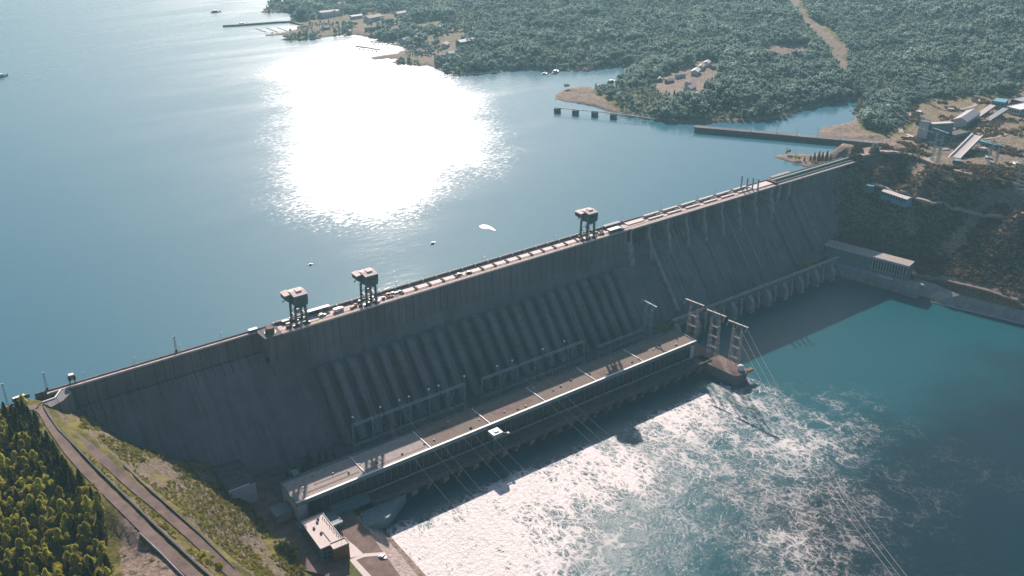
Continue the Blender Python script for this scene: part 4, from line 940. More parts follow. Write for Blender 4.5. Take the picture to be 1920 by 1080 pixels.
t = block('service_wing', 'low teal wing with a pale edge between the office block and the powerhouse', 'building', 15.6, 25, -24, -11, 10.6, 16.5, M['teal_roof'], M['teal_roof'], win=(1, 3))
b = MB(); b.box(15.4, 25.4, -24.9, -24.3, 15.6, 17.3); b.build('front_edge', M['white'], t)
t = block('assembly_block', 'grey flat-roofed block with a pale front wall below the dam, left of the powerhouse', 'building', -36.5, -15, 43.5, 79, 10, 29.6, M['plaster'], M['dark_concrete'])
b = MB(); b.box(-36.8, -20, 42.7, 43.2, 30.0, 30.7); b.build('roof_edge', M['white'], t)
# trees row shadows: small conifers below
# quay and bank
t = thing('quay_wall', 'long concrete quay with vertical ribs along the right bank below the spillway', 'quay', (745, 20, 0))
q0, q1 = np.array([729.0, 66]), np.array([752.0, -27]); dv = (q1-q0)/np.linalg.norm(q1-q0); nv = np.array([-dv[1], dv[0]])  # nv points to the land
if nv[0] < 0: nv = -nv
def ql(u, v): p = q0+dv*u+nv*v; return (float(p[0]), float(p[1]))
Lq = float(np.linalg.norm(q1-q0))
b = MB(); b.prism([ql(0, 0), ql(Lq, 0), ql(Lq, 22), ql(0, 22)], -6, 13.4); b.build('wall', M['concrete'], t)
for k in range(24):
    b = MB(); u = 2+k*(Lq-4)/23; b.prism([ql(u-.6, -.6), ql(u+.6, -.6), ql(u+.6, .02), ql(u-.6, .02)], -2, 12.8); b.build('wall_rib', M['concrete'], t)
b = MB(); b.prism([ql(0, .3), ql(Lq*.33, .3), ql(Lq*.33, 5), ql(0, 5)], 13.4, 13.8); b.prism([ql(Lq*.36, .3), ql(Lq*.62, .3), ql(Lq*.62, 5), ql(Lq*.36, 5)], 13.4, 13.8); b.build('gallery_roof', M['blue_roof'], t)
b = MB(); b.prism([ql(Lq*.68, .4), ql(Lq*.84, .4), ql(Lq*.84, 5), ql(Lq*.68, 5)], 13.4, 13.9); b.build('pale_slab', M['deck_pale'], t)
b = MB(); b.prism([ql(Lq, -3), ql(Lq+16, -2), ql(Lq+18, 16), ql(Lq, 16)], -6, 12.6); b.build('end_bastion', M['concrete'], t)
t = thing('quay_building', 'long flat-roofed building on the right bank quay with tall window bays at its outer end', 'building', (762, 30, 13.4))
b = MB(); b.prism([ql(-9, 12), ql(Lq-2, 12), ql(Lq-2, 29), ql(-9, 29)], 8, 31); b.build('wall', M['teal_roof'], t)
b = MB(); b.prism([ql(-9, 11.4), ql(Lq-1.4, 11.4), ql(Lq-1.4, 29.6), ql(-9, 29.6)], 31, 31.7); b.build('roof', M['roof_felt_pale'], t)
b = MB(); b.prism([ql(-9, 10.9), ql(Lq-1.2, 10.9), ql(Lq-1.2, 11.4), ql(-9, 11.4)], 29.4, 32); b.build('fascia', M['plaster'], t)
for k in range(12):
    b = MB(); u = Lq*.55+k*3.3; b.prism([ql(u, 11.9), ql(u+1.9, 11.9), ql(u+1.9, 12.02), ql(u, 12.02)], 17, 28.4); b.build('window', M['window'], t)
for k in range(13):
    b = MB(); u = Lq*.55+k*3.3-1.1; b.prism([ql(u, 11.6), ql(u+.8, 11.6), ql(u+.8, 12.02), ql(u, 12.02)], 15, 29.2); b.build('pilaster', M['plaster'], t)
# sloped embankments
def slab(name, label, cat, pts_lo, pts_hi, m, structure=False):
    b = MB(); n = len(pts_lo); vs = [tuple(p) for p in pts_lo]+[tuple(p) for p in pts_hi]+[(p[0], p[1], p[2]-4) for p in pts_lo]+[(p[0], p[1], p[2]-4) for p in pts_hi]
    fs = [(i, i+1, n+i+1, n+i) for i in range(n-1)]+[(2*n+i+1, 2*n+i, 3*n+i, 3*n+i+1) for i in range(n-1)]+[(i+1, i, 2*n+i, 2*n+i+1) for i in range(n-1)]+[(n+i, n+i+1, 3*n+i+1, 3*n+i) for i in range(n-1)]
    b.add(vs, fs); o = b.build(name, m); 
    tag(o, label, cat) if not structure else tag(o, kind='structure'); return o
M['riprap'] = mat('riprap_blocks', (.17, .14, .13), .95, .6, .4, 1.2, bscale=.5, col2=(.5, .42, .39), detail=9)
def P3(l, z): return [tuple(at(x, y, z=z)) for x, y in l]
lo_ = [(716,985),(740,1012),(773,1046),(806,1083),(862,1150)]
slab('riprap_bank', 'sloping stone-pitched bank at the water edge left of the tailrace', 'embankment', P3([(697,972),(731,1006),(765,1043),(798,1080),(856,1150)], -1.0), P3([(668,967),(699,1007),(726,1048),(755,1086),(790,1150)], 10.2), M['riprap'])
slab('bank_revetment', 'pale concrete revetment sloping to the water along the right bank', 'embankment', P3([(1700,555),(1750,568),(1800,581),(1860,595),(1925,611),(2040,640)], -1.0), P3([(1714,520),(1755,533),(1800,553),(1860,568),(1925,584),(2040,612)], 13.6), M['concrete'])
b = MB(); b.path([(p[0], p[1], p[2]+.5) for p in P3([(1745,567),(1800,580),(1860,594),(1925,610)], 0)], .9, 5); o = b.build('shore_rubble', M['pink_roof']); tag(o, 'pale strip of rubble at the foot of the right bank revetment', 'rubble')
# yard: park road, pale paths, lawn
M['lawn'] = mat('yard_lawn', (.09, .1, .03), .95, .3, .4, .1)
def sheetpx(name, px, z, m):
    b = MB(); b.prism(atxy(px, z), z-.3, z); o = b.build(name, m); tag(o, kind='structure'); return o
sheetpx('pavement', [(650,1006),(690,990),(700,1008),(727,1048),(756,1087),(792,1152),(640,1160),(600,1095),(625,1052)], 11.32, M['asphalt'])
sheetpx('path', [(652,1013),(664,1022),(680,1037),(676,1041),(658,1046),(648,1030)], 11.42, M['deck_pale'])
sheetpx('path', [(655,1050),(680,1038),(722,1035),(724,1041),(684,1044),(668,1050),(700,1084),(720,1110),(706,1112),(686,1086)], 11.48, M['deck_pale'])
sheetpx('grass', [(654,1050),(665,1057),(700,1112),(650,1112)], 11.4, M['lawn'])
# retaining wall between the two roads
def wall_along(name, label, pts, h0, th, m, cat='wall'):
    b = MB()
    for a, c in zip(pts, pts[1:]):
        a, c = np.array(a), np.array(c); d = (c-a)[:2]; n = np.array([-d[1], d[0]])/np.linalg.norm(d)*th/2
        b.add([(a[0]-n[0],a[1]-n[1],a[2]-h0),(c[0]-n[0],c[1]-n[1],c[2]-h0),(c[0]+n[0],c[1]+n[1],c[2]-h0),(a[0]+n[0],a[1]+n[1],a[2]-h0),(a[0]-n[0],a[1]-n[1],a[2]+.9),(c[0]-n[0],c[1]-n[1],c[2]+.9),(c[0]+n[0],c[1]+n[1],c[2]+.9),(a[0]+n[0],a[1]+n[1],a[2]+.9)], [(3,2,1,0),(4,5,6,7),(0,1,5,4),(1,2,6,5),(2,3,7,6),(3,0,4,7)])
    o = b.build(name, m); tag(o, label, cat); return o
wall_along('retaining_wall', 'dark retaining wall between the two roads on the left bank', [tuple(at(x, y, z=z)) for x, y, z in ((82,762,105),(92,780,105),(110,806,104.6),(140,836,103.4),(180,878,102),(245,941,99.2),(305,999,97),(362,1052,95),(420,1104,93.5))], 9, .9, M['dark_concrete'])
wall_along('kerb_wall', 'low stone kerb along the outer side of the lower road', [tuple(at(x, y, z=z)) for x, y, z in ((232,873,94),(262,902,92),(320,953,88.6),(375,1002,84.6),(440,1066,80))], 3, .6, M['dark_concrete'])
wall_along('kerb_wall', 'low stone wall along the forest side of the upper road near the lower edge', [tuple(at(x, y, z=z)) for x, y, z in ((262,1000,98),(300,1036,96.6),(345,1082,95),(390,1120,93.6))], 4, .7, M['concrete'])
#PART3
# ------------------------------------------------------------------ trees
def leaf_mesh(name, kind, n, size, m):
    r = np.random.default_rng(abs(hash(kind)) % 1000 if False else sum(map(ord, kind))); P = []
    if kind.startswith('conifer'):                       # height 10, tiers of drooping branches
        t = r.random(n)**.75; z = 1.0+t*9.0; rad = (1-t)**.85*2.3+.1; tier = .75+.25*np.sin(z*5.5+r.random()*6)
        a = r.random(n)*6.283; q = rad*tier*np.sqrt(r.random(n)*.75+.25); lop = 1+.25*np.sin(a*3+z)
        P = np.column_stack([np.cos(a)*q*lop, np.sin(a)*q*lop, z-q*.25])
    elif kind.startswith('broad'):                       # several lobes of foliage
        c = r.normal(size=(9, 3))*[1.5, 1.5, 1.3]+[0, 0, 6]; rr = r.uniform(1.1, 2.0, 9); i = r.integers(0, 9, n)
        d = r.normal(size=(n, 3)); d /= np.linalg.norm(d, axis=1)[:, None]; P = c[i]+d*(rr[i]*r.uniform(.6, 1.05, n))[:, None]
    elif kind.startswith('slim'):
        t = r.random(n); z = 1+t*9; rad = 1.7*np.sin(np.clip(t*2.6+.35, 0, 3.1))*.9+.15; a = r.random(n)*6.283; q = rad*np.sqrt(r.random(n)*.7+.3)*(1+.3*np.sin(a*2+z*1.3)); P = np.column_stack([np.cos(a)*q, np.sin(a)*q, z])
    else:                                                # bush
        c = r.normal(size=(6, 3))*[1.1, 1.1, .35]+[0, 0, .9]; i = r.integers(0, 6, n); d = r.normal(size=(n, 3)); d /= np.linalg.norm(d, axis=1)[:, None]; P = c[i]+d*r.uniform(.5, 1.1, n)[:, None]*[1, 1, .8]; P[:, 2] = np.abs(P[:, 2])
    u = r.normal(size=(n, 3)); v = r.normal(size=(n, 3)); u /= np.linalg.norm(u, axis=1)[:, None]; v -= (v*u).sum(1)[:, None]*u; v /= np.linalg.norm(v, axis=1)[:, None]
    s_ = size*r.uniform(.6, 1.4, n)[:, None]
    V = np.stack([P-u*s_*.6-v*s_*.3, P+u*s_*.6-v*s_*.35, P+v*s_*.75], 1).reshape(-1, 3)
    me = D.meshes.new(name); me.vertices.add(len(V)); me.vertices.foreach_set('co', V.astype(np.float32).ravel()); me.loops.add(3*n); me.loops.foreach_set('vertex_index', np.arange(3*n, dtype=np.int32))
    me.polygons.add(n); me.polygons.foreach_set('loop_start', np.arange(0, 3*n, 3, dtype=np.int32)); me.update(calc_edges=True); me.materials.append(m); return me
def trunk_mesh(h, r0):
    b = MB(); b.bar((0,0,-.6), (0,0,h*.55), r0, 6, r0*.6); b.bar((0,0,h*.55), (.1,.1,h), r0*.6, 5, r0*.15)
    for k in range(5): a = k*2.4; b.bar((0,0,h*(.35+.1*k)), (math.cos(a)*1.3, math.sin(a)*1.3, h*(.45+.1*k)), r0*.3, 4, r0*.1)
    o = b.build('trunk', M['bark']); me = o.data; D.objects.remove(o); return me
near_kinds = []
for kd, mm, n, sz, lab, nm in (('conifer a', 'pine', 1300, .55, 'dark conical conifer', 'conifer_tree'), ('conifer b', 'pine', 1300, .55, 'dark conical conifer', 'conifer_tree'), ('slim a', 'young', 1700, .42, 'slim bright green young tree', 'birch_tree'), ('slim b', 'young', 1700, .42, 'slim bright green young tree', 'birch_tree'), ('broad a', 'young', 1900, .42, 'bushy light green tree', 'leafy_tree'), ('broad b', 'young', 1900, .42, 'bushy light green tree', 'leafy_tree')):
    near_kinds.append((leaf_mesh('crown', kd, n, sz, M[mm]), trunk_mesh(8.5 if kd[0] != 'b' else 6, .22), lab, nm))
def add_tree(kind, x, y, s, where, group, z=None):
    cm, tm, lab, nm = near_kinds[kind]; z = zt(x, y) if z is None else z
    t = thing(nm, lab+' '+where, 'tree', (x, y, z-.1), group, rng.uniform(0, 6.28)); t.scale = (s*rng.uniform(.9, 1.15), s*rng.uniform(.9, 1.15), s)
    for n_, me in (('trunk', tm), ('crown', cm)):
        o = D.objects.new(n_, me); COL.objects.link(o); o.parent = t
    return t
def proto_coll(name, items):
    c = D.collections.new(name)
    for i, me in enumerate(items): o = D.objects.new(name+'_source', me); c.objects.link(o)
    return c
def scatter(name, P, Z, S, coll, label, cat):
    me = D.meshes.new(name); me.vertices.add(len(P)); me.vertices.foreach_set('co', np.column_stack([P, Z]).astype(np.float32).ravel())
    a_ = me.attributes.new('size', 'FLOAT', 'POINT'); a_.data.foreach_set('value', S.astype(np.float32)); me.update()
    o = D.objects.new(name, me); COL.objects.link(o); tag(o, label, cat, kind='stuff')
    ng = D.node_groups.new(name+'_scatter', 'GeometryNodeTree'); ng.interface.new_socket('Geometry', in_out='INPUT', socket_type='NodeSocketGeometry'); ng.interface.new_socket('Geometry', in_out='OUTPUT', socket_type='NodeSocketGeometry')
    N = ng.nodes; gi = N.new('NodeGroupInput'); go = N.new('NodeGroupOutput'); ip = N.new('GeometryNodeInstanceOnPoints'); ci = N.new('GeometryNodeCollectionInfo')
    ci.inputs['Collection'].default_value = coll; ci.inputs['Separate Children'].default_value = True; ci.inputs['Reset Children'].default_value = True
    rv = N.new('FunctionNodeRandomValue'); rv.data_type = 'FLOAT_VECTOR'; rv.inputs[0].default_value = (-.08, -.08, 0); rv.inputs[1].default_value = (.08, .08, 6.28)
    ri = N.new('FunctionNodeRandomValue'); ri.data_type = 'INT'; ri.inputs[4].default_value = 0; ri.inputs[5].default_value = len(coll.objects)-1
    na = N.new('GeometryNodeInputNamedAttribute'); na.data_type = 'FLOAT'; na.inputs[0].default_value = 'size'
    L = ng.links; L.new(gi.outputs[0], ip.inputs['Points']); L.new(ci.outputs[0], ip.inputs['Instance']); ip.inputs['Pick Instance'].default_value = True
    L.new(ri.outputs[2], ip.inputs['Instance Index']); L.new(rv.outputs[0], ip.inputs['Rotation']); L.new(na.outputs[0], ip.inputs['Scale']); L.new(ip.outputs[0], go.inputs[0])
    md = o.modifiers.new('scatter', 'NODES'); md.node_group = ng; return o
def jgrid(x0, x1, y0, y1, s):
    X, Y = np.meshgrid(np.arange(x0, x1, s), np.arange(y0, y1, s)); P = np.stack([X.ravel(), Y.ravel()], 1); return P+rng.uniform(-.45, .45, P.shape)*s
def inview(P, Z, mx=160, my=120):
    q = project(np.column_stack([P, Z])); return (q[:, 2] > 0) & (q[:, 0] > -mx) & (q[:, 0] < 1920+mx) & (q[:, 1] > -my-60) & (q[:, 1] < 1080+my)
# road keep-clear
def near_line(P, pts, w):
    d = np.full(len(P), 1e9)
    for a, c in zip(pts, pts[1:]):
        a = np.array(a[:2]); c = np.array(c[:2]); ab = c-a; t = np.clip(((P-a) @ ab)/(ab @ ab), 0, 1); q = P-a-t[:, None]*ab; d = np.minimum(d, np.hypot(q[:, 0], q[:, 1]))
    return d < w
# --- left bank wood: individual trees
lw = px2 = None
P = jgrid(-330, -100, -260, 135, 6.2); Z = height(P); q = project(np.column_stack([P, Z]))
edge_x = np.interp(q[:, 1], [770, 800, 850, 900, 950, 1000, 1040, 1100, 1300], [62, 84, 128, 168, 205, 232, 232, 215, 240])
k = (q[:, 0] < edge_x) & (q[:, 0] > -120) & (q[:, 1] > 772) & (q[:, 1] < 1250); k &= ~near_line(P, up_road, 8)
k &= ~(inside(P, atxy([(200,905),(225,930),(240,1080),(205,1080),(190,960)], 98)) & (fbm(P, 14, 4) < .12))
k &= fbm(P, 22, 8) > -.28
P, Z, q, ex = P[k], Z[k], q[k], edge_x[k]
order = np.argsort(-(((q[:, 0] > -20) & (q[:, 0] < 1940) & (q[:, 1] < 1110)).astype(float)*1e6-q[:, 2]))
grp = 'trees of the wood on the left bank'
for i in order[:292]:
    e = ex[i]-q[i, 0]; up = q[i, 1] < 930
    conif = rng.random() < (.9 if (e < 75 and q[i, 1] < 1010 and up) else .35 if e < 45 else .1)
    kd = rng.integers(0, 2) if conif else int(rng.choice([2, 3, 2, 3, 4, 5]))
    s = rng.uniform(1.1, 1.75) if conif else (rng.uniform(1.1, 1.7) if kd < 4 else rng.uniform(.8, 1.2))
    if e < 14: s *= .75
    z3 = ' beside the crest road' if q[i, 1] < 850 else (' along the edge of the upper road' if e < 40 else ' in the middle of the left bank wood' if q[i, 1] < 980 else ' in the lowest part of the left bank wood')
    add_tree(kd, P[i, 0], P[i, 1], s, 'growing'+z3, grp+z3, Z[i])
rest = order[292:]
if len(rest): scatter('woodland', P[rest], Z[rest]-.1, rng.uniform(.7, 1.1, len(rest)), proto_coll('wood', [near_kinds[i][0] for i in (1, 2, 3, 4, 5)]), 'rest of the dense green wood on the left bank', 'wood')
# the few trees between the two roads, on the spit and behind the powerhouse
for i, (px, py, z, kd, s, w) in enumerate(((395,1058,88,4,.9,'between the two roads at the lower edge, left one'),(412,1072,86,5,.9,'between the two roads at the lower edge, right one'),(380,1040,89,4,.6,'between the two roads, smallest and highest'),(568,1072,11,4,.6,'by the dark yard in front of the office block'),(555,1045,11,4,.5,'at the foot of the grassy slope left of the office block'))):
    p = at(px, py, z=z); add_tree(kd, p[0], p[1], s, w, 'few trees near the roads and yard')
for i, (px, py, h) in enumerate(((1491,300,7),(1497,301,6),(1508,303,6.5),(1519,302,8),(1526,303,12),(1534,304,15),(1541,303,13),(1549,304,16),(1556,304,11))):
    p = at(px, py, z=LAKE_Z+1.2); add_tree(4+i % 2 if i < 2 else i % 2, p[0], p[1], h/10, 'on the sandy spit beside the dam, %s from the left' % ORD[i], 'trees on the sandy spit')
for i, (x, y, s) in enumerate(((38,62,1.5),(46,60,1.0),(30,58,.8),(24,60,.7),(52,60,.8),(59,59,.7),(16,58,.7))):
    add_tree(i % 2, x, y, s, ('tall, ' if i == 0 else '')+'in the shade behind the powerhouse, %s of a row' % ORD[i], 'conifers behind the powerhouse', 11.2)
# --- far forest
protoF = proto_coll('forest', [leaf_mesh('far_crown', 'broad f%d' % i, 230, 1.35, M['haze_leaf']) for i in range(4)]+[leaf_mesh('far_spire', 'conifer f', 170, 1.2, M['haze_leaf'])])
PS = []
for (x0, x1, y0, y1, s) in ((620, 1500, 150, 1100, 7.4), (1500, 2700, 60, 1100, 8.6), (560, 2900, 1100, 2150, 9.6), (1000, 1500, -500, 150, 9)): PS.append(jgrid(x0, x1, y0, y1, s))
P = np.vstack(PS); Z0 = height(P); k = inside(P, land) & (dist(P, land) > 5) & inview(P, Z0) & (Z0 > LAKE_Z+.3)
bare_cape = px2ground([(1528,266),(1534,240),(1560,234),(1603,226),(1622,240),(1668,262),(1690,276)])
for poly, w in ((bare_cape, 0), (cut_w, 0), (clear_w, 0), (indus_w, 0), (beach1_w, 0), (spit_w, 0), (town_w, 0)): k &= ~inside(P, poly)
hin = inside(P, har_w); k &= ~(hin & (fbm(P, 45, 31) < .04)); k &= fbm(P, 60, 12) > -.26
P, Z0 = P[k], Z0[k]
big = fbm(P, 55, 41); S = rng.uniform(.75, 1.6, len(P))*np.clip(1.1+big*2.2, .6, 1.8)*.9
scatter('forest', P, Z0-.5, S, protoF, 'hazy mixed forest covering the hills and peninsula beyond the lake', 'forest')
FOREST_N = len(P)
# --- scrub on the right bank and plateau
protoB = proto_coll('scrub', [leaf_mesh('bush', 'bush %d' % i, 130, .75, M['brush']) for i in range(3)])
P = np.vstack([jgrid(740, 1060, -320, 140, 4.2), jgrid(1060, 1320, -200, 330, 7)]); Z0 = height(P); dn = fbm(P, 26, 15); ins = inside(P, indus_w)
k = inview(P, Z0) & (Z0 > 13) & ~inside(P, river) & np.where(ins, dn > .03, dn > -.2) & (dist(P, river) > 34)
P, Z0 = P[k], Z0[k]; scatter('scrub', P, Z0-.2, rng.uniform(.7, 1.9, len(P)), protoB, 'brown and dark scrub covering the steep right bank and plateau', 'scrub')
protoG = proto_coll('undergrowth', [leaf_mesh('green_shrub', 'bush h%d' % i, 160, .55, M['grassy']) for i in range(3)])
P = jgrid(-130, 10, -190, 120, 2.7); Z0 = height(P); q = project(np.column_stack([P, Z0])); dn = fbm(P, 20, 17)
k = (dn > -.1) & ~near_line(P, low_road, 6.5) & ~near_line(P, up_road, 7.5) & (Z0 > 12.5) & (q[:, 0] > 150)
k &= ~inside(P, atxy([(0,1080),(0,780),(100,800),(380,1080)], 98))
P, Z0 = P[k], Z0[k]; scatter('undergrowth', P, Z0-.15, rng.uniform(.35, .95, len(P)), protoG, 'yellow green shrubs covering the slope above the powerhouse', 'shrubs')
P = jgrid(-200, -100, -160, 60, 3.5); Z0 = height(P); k = ~near_line(P, up_road, 6) & ~near_line(P, low_road, 6.5) & (fbm(P, 15, 19) > .05)
scatter('grass_tufts', P[k], Z0[k]-.2, rng.uniform(.3, .7, k.sum()), protoG, 'low green tufts and brush under the left bank trees', 'undergrowth')
# boulders on the left slope
brs = [(470,1006),(476,1022),(455,1046),(462,1063),(350,932),(340,918),(361,960),(505,1045),(520,1060),(492,1058),(430,1050),(448,1030)]
for i, (x, y) in enumerate(brs):
    p = hit(x, y); r = .9+.5*(i % 3); b = MB(); bm = bmesh.new(); bmesh.ops.create_icosphere(bm, subdivisions=2, radius=r)
    for v in bm.verts: v.co *= 1+rng.uniform(-.18, .18)
    me = D.meshes.new('boulder'); bm.to_mesh(me); bm.free(); me.materials.append(M['rock']); o = D.objects.new('boulder', me); COL.objects.link(o); o.location = (p[0], p[1], p[2]+r*.3)
    tag(o, 'pale boulder on the grassy slope above the powerhouse, %s of twelve' % ORD[i], 'boulder', 'boulders on the grassy slope')

# ------------------------------------------------------------------ far side: houses
def house(px, py, L_, w, h, rh, rot, wall, roof, label, z=None, name='house', win=True, cat='house', group=None):
    p = hit(px, py) if z is None else at(px, py, z=z); x, y = p[:2]; z0 = zt(x, y) if z is None else z
    t = thing(name, label, cat, (x, y, z0), group); c = (x, y)
    b = MB(); n0 = len(b.v); b.extrude_x([(y-w/2, z0-2), (y+w/2, z0-2), (y+w/2, z0+h), (y, z0+h+rh), (y-w/2, z0+h)], x-L_/2, x+L_/2); b.spin(n0, rot, c); b.build('wall', wall, t)
    b = MB(); b.gable(x-L_/2, x+L_/2, y-w/2, y+w/2, z0, z0+h+.15, z0+h+rh+.15, rot); b.build('roof', roof, t)
    if win:
        for s in (-1, 1):
            b = MB(); n0 = len(b.v)
            for k in range(max(2, int(L_/3.2))): u = x-L_/2+1.2+k*3.2; yy = y+s*(w/2+.01); b.box(u, u+1.3, min(yy, yy+s*.06), max(yy, yy+s*.06), z0+h*.35, z0+h*.78)
            b.spin(n0, rot, c); b.build('window_row', M['window'], t)
    return t
hs = [(1325,122,16,10,5,3,.5,'plaster','white','white-roofed house highest on the wooded peninsula'),(1315,129,18,9,5,3,.6,'plaster','pink_roof','long pale house just below the highest one on the peninsula'),(1304,139,22,12,6,3.5,.55,'plaster','white','largest white-roofed house in the peninsula clearing'),(1275,147,18,5,4,2,-.3,'plaster','pink_roof','long narrow pale house at the middle of the peninsula'),
 (1290,160,12,8,5,2.5,.4,'plaster','pink_roof','pale house above the lowest pink-roofed one on the peninsula'),(1293,170,20,13,5,4,.3,'plaster','pink_roof','lowest pink-roofed house on the peninsula'),(1255,155,15,8,4,2.5,.0,'wood','pink_roof','timber house with a pinkish roof left of the peninsula houses'),(1237,152,10,7,4,2.4,.8,'wood','grey_roof','small dark house farthest left in the peninsula clearing'),
 (700,38,44,20,8,4,.3,'plaster','pink_roof','broad pale-roofed shed at the far marina'),(668,34,30,9,5,2,.1,'plaster','white','long low pale building right of the domed hall'),(878,82,52,16,7,3,.1,'teal_roof','white','long white-roofed warehouse near the far shore'),(835,88,20,12,6,3,.7,'plaster','pink_roof','pale house left of the long white-roofed warehouse'),(845,104,16,11,5,3,.2,'plaster','white','small white house below the long warehouse'),
 (858,112,15,10,5,3,.9,'plaster','pink_roof','pink-roofed house lowest before the far shore'),(760,78,22,12,5,3,.4,'plaster','pink_roof','pale boathouse beside the far marina'),(785,100,14,9,4,2.5,.2,'wood','grey_roof','small grey-roofed hut above the far beach'),(752,28,30,12,5,3,.2,'plaster','white','isolated white roof in the woods above the marina'),(545,20,14,9,4,3,.4,'plaster','white','white house on the far point'),(592,62,16,9,4,3,.3,'plaster','pink_roof','pale house by the far breakwater'),(640,10,26,12,5,3,.2,'plaster','pink_roof','pale building at the top edge on the far point')]
for px_, py_, l_ in ((655,62,'leftmost in the marina clearing'),(690,58,'right of the leftmost marina house'),(715,62,'above the marina piers'),(742,66,'behind the right end of the marina piers'),(770,90,'at the back of the far beach'),(808,96,'between the beach and the long warehouse'),(822,108,'just above the beach trees'),(868,95,'right beside the long warehouse'),(905,128,'on the shore at the right end of the log boom'),(960,128,'alone on the wooded shore of the bay'),(1015,127,'on the shore behind the houseboat'),(585,72,'by the sand bar of the far harbour'),(612,55,'in front of the domed hall'),(730,45,'between the broad shed and the woods'),(1100,116,'above the two tiny boats'),(1340,128,'behind the highest peninsula houses')):
    hs.append((px_, py_, float(rng.uniform(9, 18)), float(rng.uniform(7, 10)), 4.5, 2.6, float(rng.uniform(-.8, .8)), str(rng.choice(['plaster', 'wood', 'pink_roof'])), str(rng.choice(['white', 'pink_roof', 'grey_roof'])), 'small gabled house '+l_))
for a_ in hs: house(a_[0], a_[1], a_[2], a_[3], a_[4], a_[5], a_[6], M[a_[7]], M[a_[8]], a_[9], group='houses across the lake')
# domed hall
p = hit(617, 30); t = thing('domed_hall', 'large pale hall with a curved roof at the far harbour', 'hall', tuple(p)); b = MB(); n0 = 0
b.extrude_x([(p[1]-14, p[2]-2), (p[1]+14, p[2]-2), (p[1]+14, p[2]+5), (p[1]-14, p[2]+5)], p[0]-24, p[0]+24); b.build('wall', M['plaster'], t)
b = MB(); b.extrude_x([(p[1]+15*math.cos(R_(a)), p[2]+5.02+8*math.sin(R_(a))) for a in range(0, 181, 15)], p[0]-25, p[0]+25); b.build('roof', M['pink_roof'], t)
# breakwaters and piers
def berm(name, label, px, w, h, m, cat='breakwater', zb=LAKE_Z):
    pts = [at(x, y, z=zb) for x, y in px]; b = MB(); vs = []; n = len(pts)
    for i, p in enumerate(pts):
        a = pts[max(i-1, 0)]; c = pts[min(i+1, n-1)]; d = (c-a)[:2]; nn = np.array([-d[1], d[0]])/np.linalg.norm(d)
        for o_, z in ((-w/2-h, -2), (-w/2, h), (w/2, h), (w/2+h, -2)): vs.append((p[0]+nn[0]*o_, p[1]+nn[1]*o_, zb+z))
    fs = [(4*i+k, 4*i+k+1, 4*i+k+5, 4*i+k+4) for i in range(n-1) for k in range(3)]+[(0,1,2,3)[::-1], (4*n-4, 4*n-3, 4*n-2, 4*n-1)]
    b.add(vs, [f[::-1] for f in fs]); o = b.build(name, m); tag(o, label, cat); return o
berm('breakwater', 'long dark breakwater closing the far left harbour', [(418,50),(440,49),(480,46),(520,43),(545,42),(566,48)], 6, 3.5, M['dark_concrete'])
berm('sand_bar', 'low dark sand bar inside the far harbour', [(498,66),(530,64),(560,60),(570,66)], 14, 1.0, M['rock'], 'sand bar')
berm('floating_pier', 'upper floating pier of the far marina', [(695,79),(725,80),(752,81),(778,83)], 4, 1.2, M['dark_concrete'], 'pier')
berm('floating_pier', 'lower floating pier of the far marina', [(668,87),(690,90),(712,94)], 4, 1.2, M['dark_concrete'], 'pier')
berm('log_boom', 'thin row of logs moored off the far beach', [(862,141),(890,138),(915,137),(935,134)], 3, .8, M['white'], 'log boom')
for i, (x0, y0) in enumerate(((480,54),(500,53),(520,52))): berm('jetty', '%s from the left of three thin jetties inside the far breakwater' % ORD[i], [(x0, y0), (x0+18, y0+6)], 2, .8, M['dark_concrete'], 'jetty')
t = thing('causeway_wall', 'long grey wall running from the right shore out into the lake', 'causeway', tuple(at(1500, 262, z=LAKE_Z)))
A, B_ = at(1301, 247, z=LAKE_Z), at(1680, 281, z=LAKE_Z); dx = (B_-A)[:2]; Lc = np.linalg.norm(dx); rot = math.atan2(dx[1], dx[0]); mc = ((A+B_)/2)[:2]+np.array([-math.sin(rot), math.cos(rot)])*5
b = MB(); b.box(mc[0]-Lc/2, mc[0]+Lc/2, mc[1]-5, mc[1]+5, LAKE_Z-3, LAKE_Z+6.2, rot, tuple(mc)); b.build('wall', M['dark_concrete'], t)
b = MB(); b.box(mc[0]-Lc/2-.3, mc[0]+Lc/2, mc[1]-5.4, mc[1]+5.4, LAKE_Z+6.2, LAKE_Z+7, rot, tuple(mc)); b.build('top_slab', M['dam'], t)
b = MB(); b.box(mc[0]-Lc/2, mc[0]+Lc/2, mc[1]-9.5, mc[1]-5.5, LAKE_Z-1, LAKE_Z+1.4, rot, tuple(mc)); b.build('fender_ledge', M['dark_concrete'], t)
for i, fx in enumerate((.29, .42, .52, .62, .73, .84, .95)):
    x, y = A[0]+dx[0]*fx+3*math.sin(-rot)*-1*0+(-math.sin(rot))*4, A[1]+dx[1]*fx+math.cos(rot)*4
    place(lp, (x, y, LAKE_Z+7), 0, '%s lamp post from the lake end of the causeway wall' % ORD[i], 'lamp posts on the causeway', sc=1.5)
t = thing('mooring_bridge', 'slim walkway on four square piers off the tip of the peninsula', 'footbridge', tuple(at(1100, 210, z=LAKE_Z)))
mp = [at(x, y, z=LAKE_Z) for x, y in ((1045,210),(1079,214),(1115,217),(1150,221))]
for p in mp: b = MB(); b.box(p[0]-4.5, p[0]+4.5, p[1]-4, p[1]+4, LAKE_Z-2, LAKE_Z+6.5, rot); b.build('pier_block', M['dark_concrete'], t)
b = MB(); b.path([(p[0], p[1], LAKE_Z+7) for p in mp]+[tuple(at(1228, 223, z=LAKE_Z+5))], .8); b.build('walkway', M['steel_green'], t)
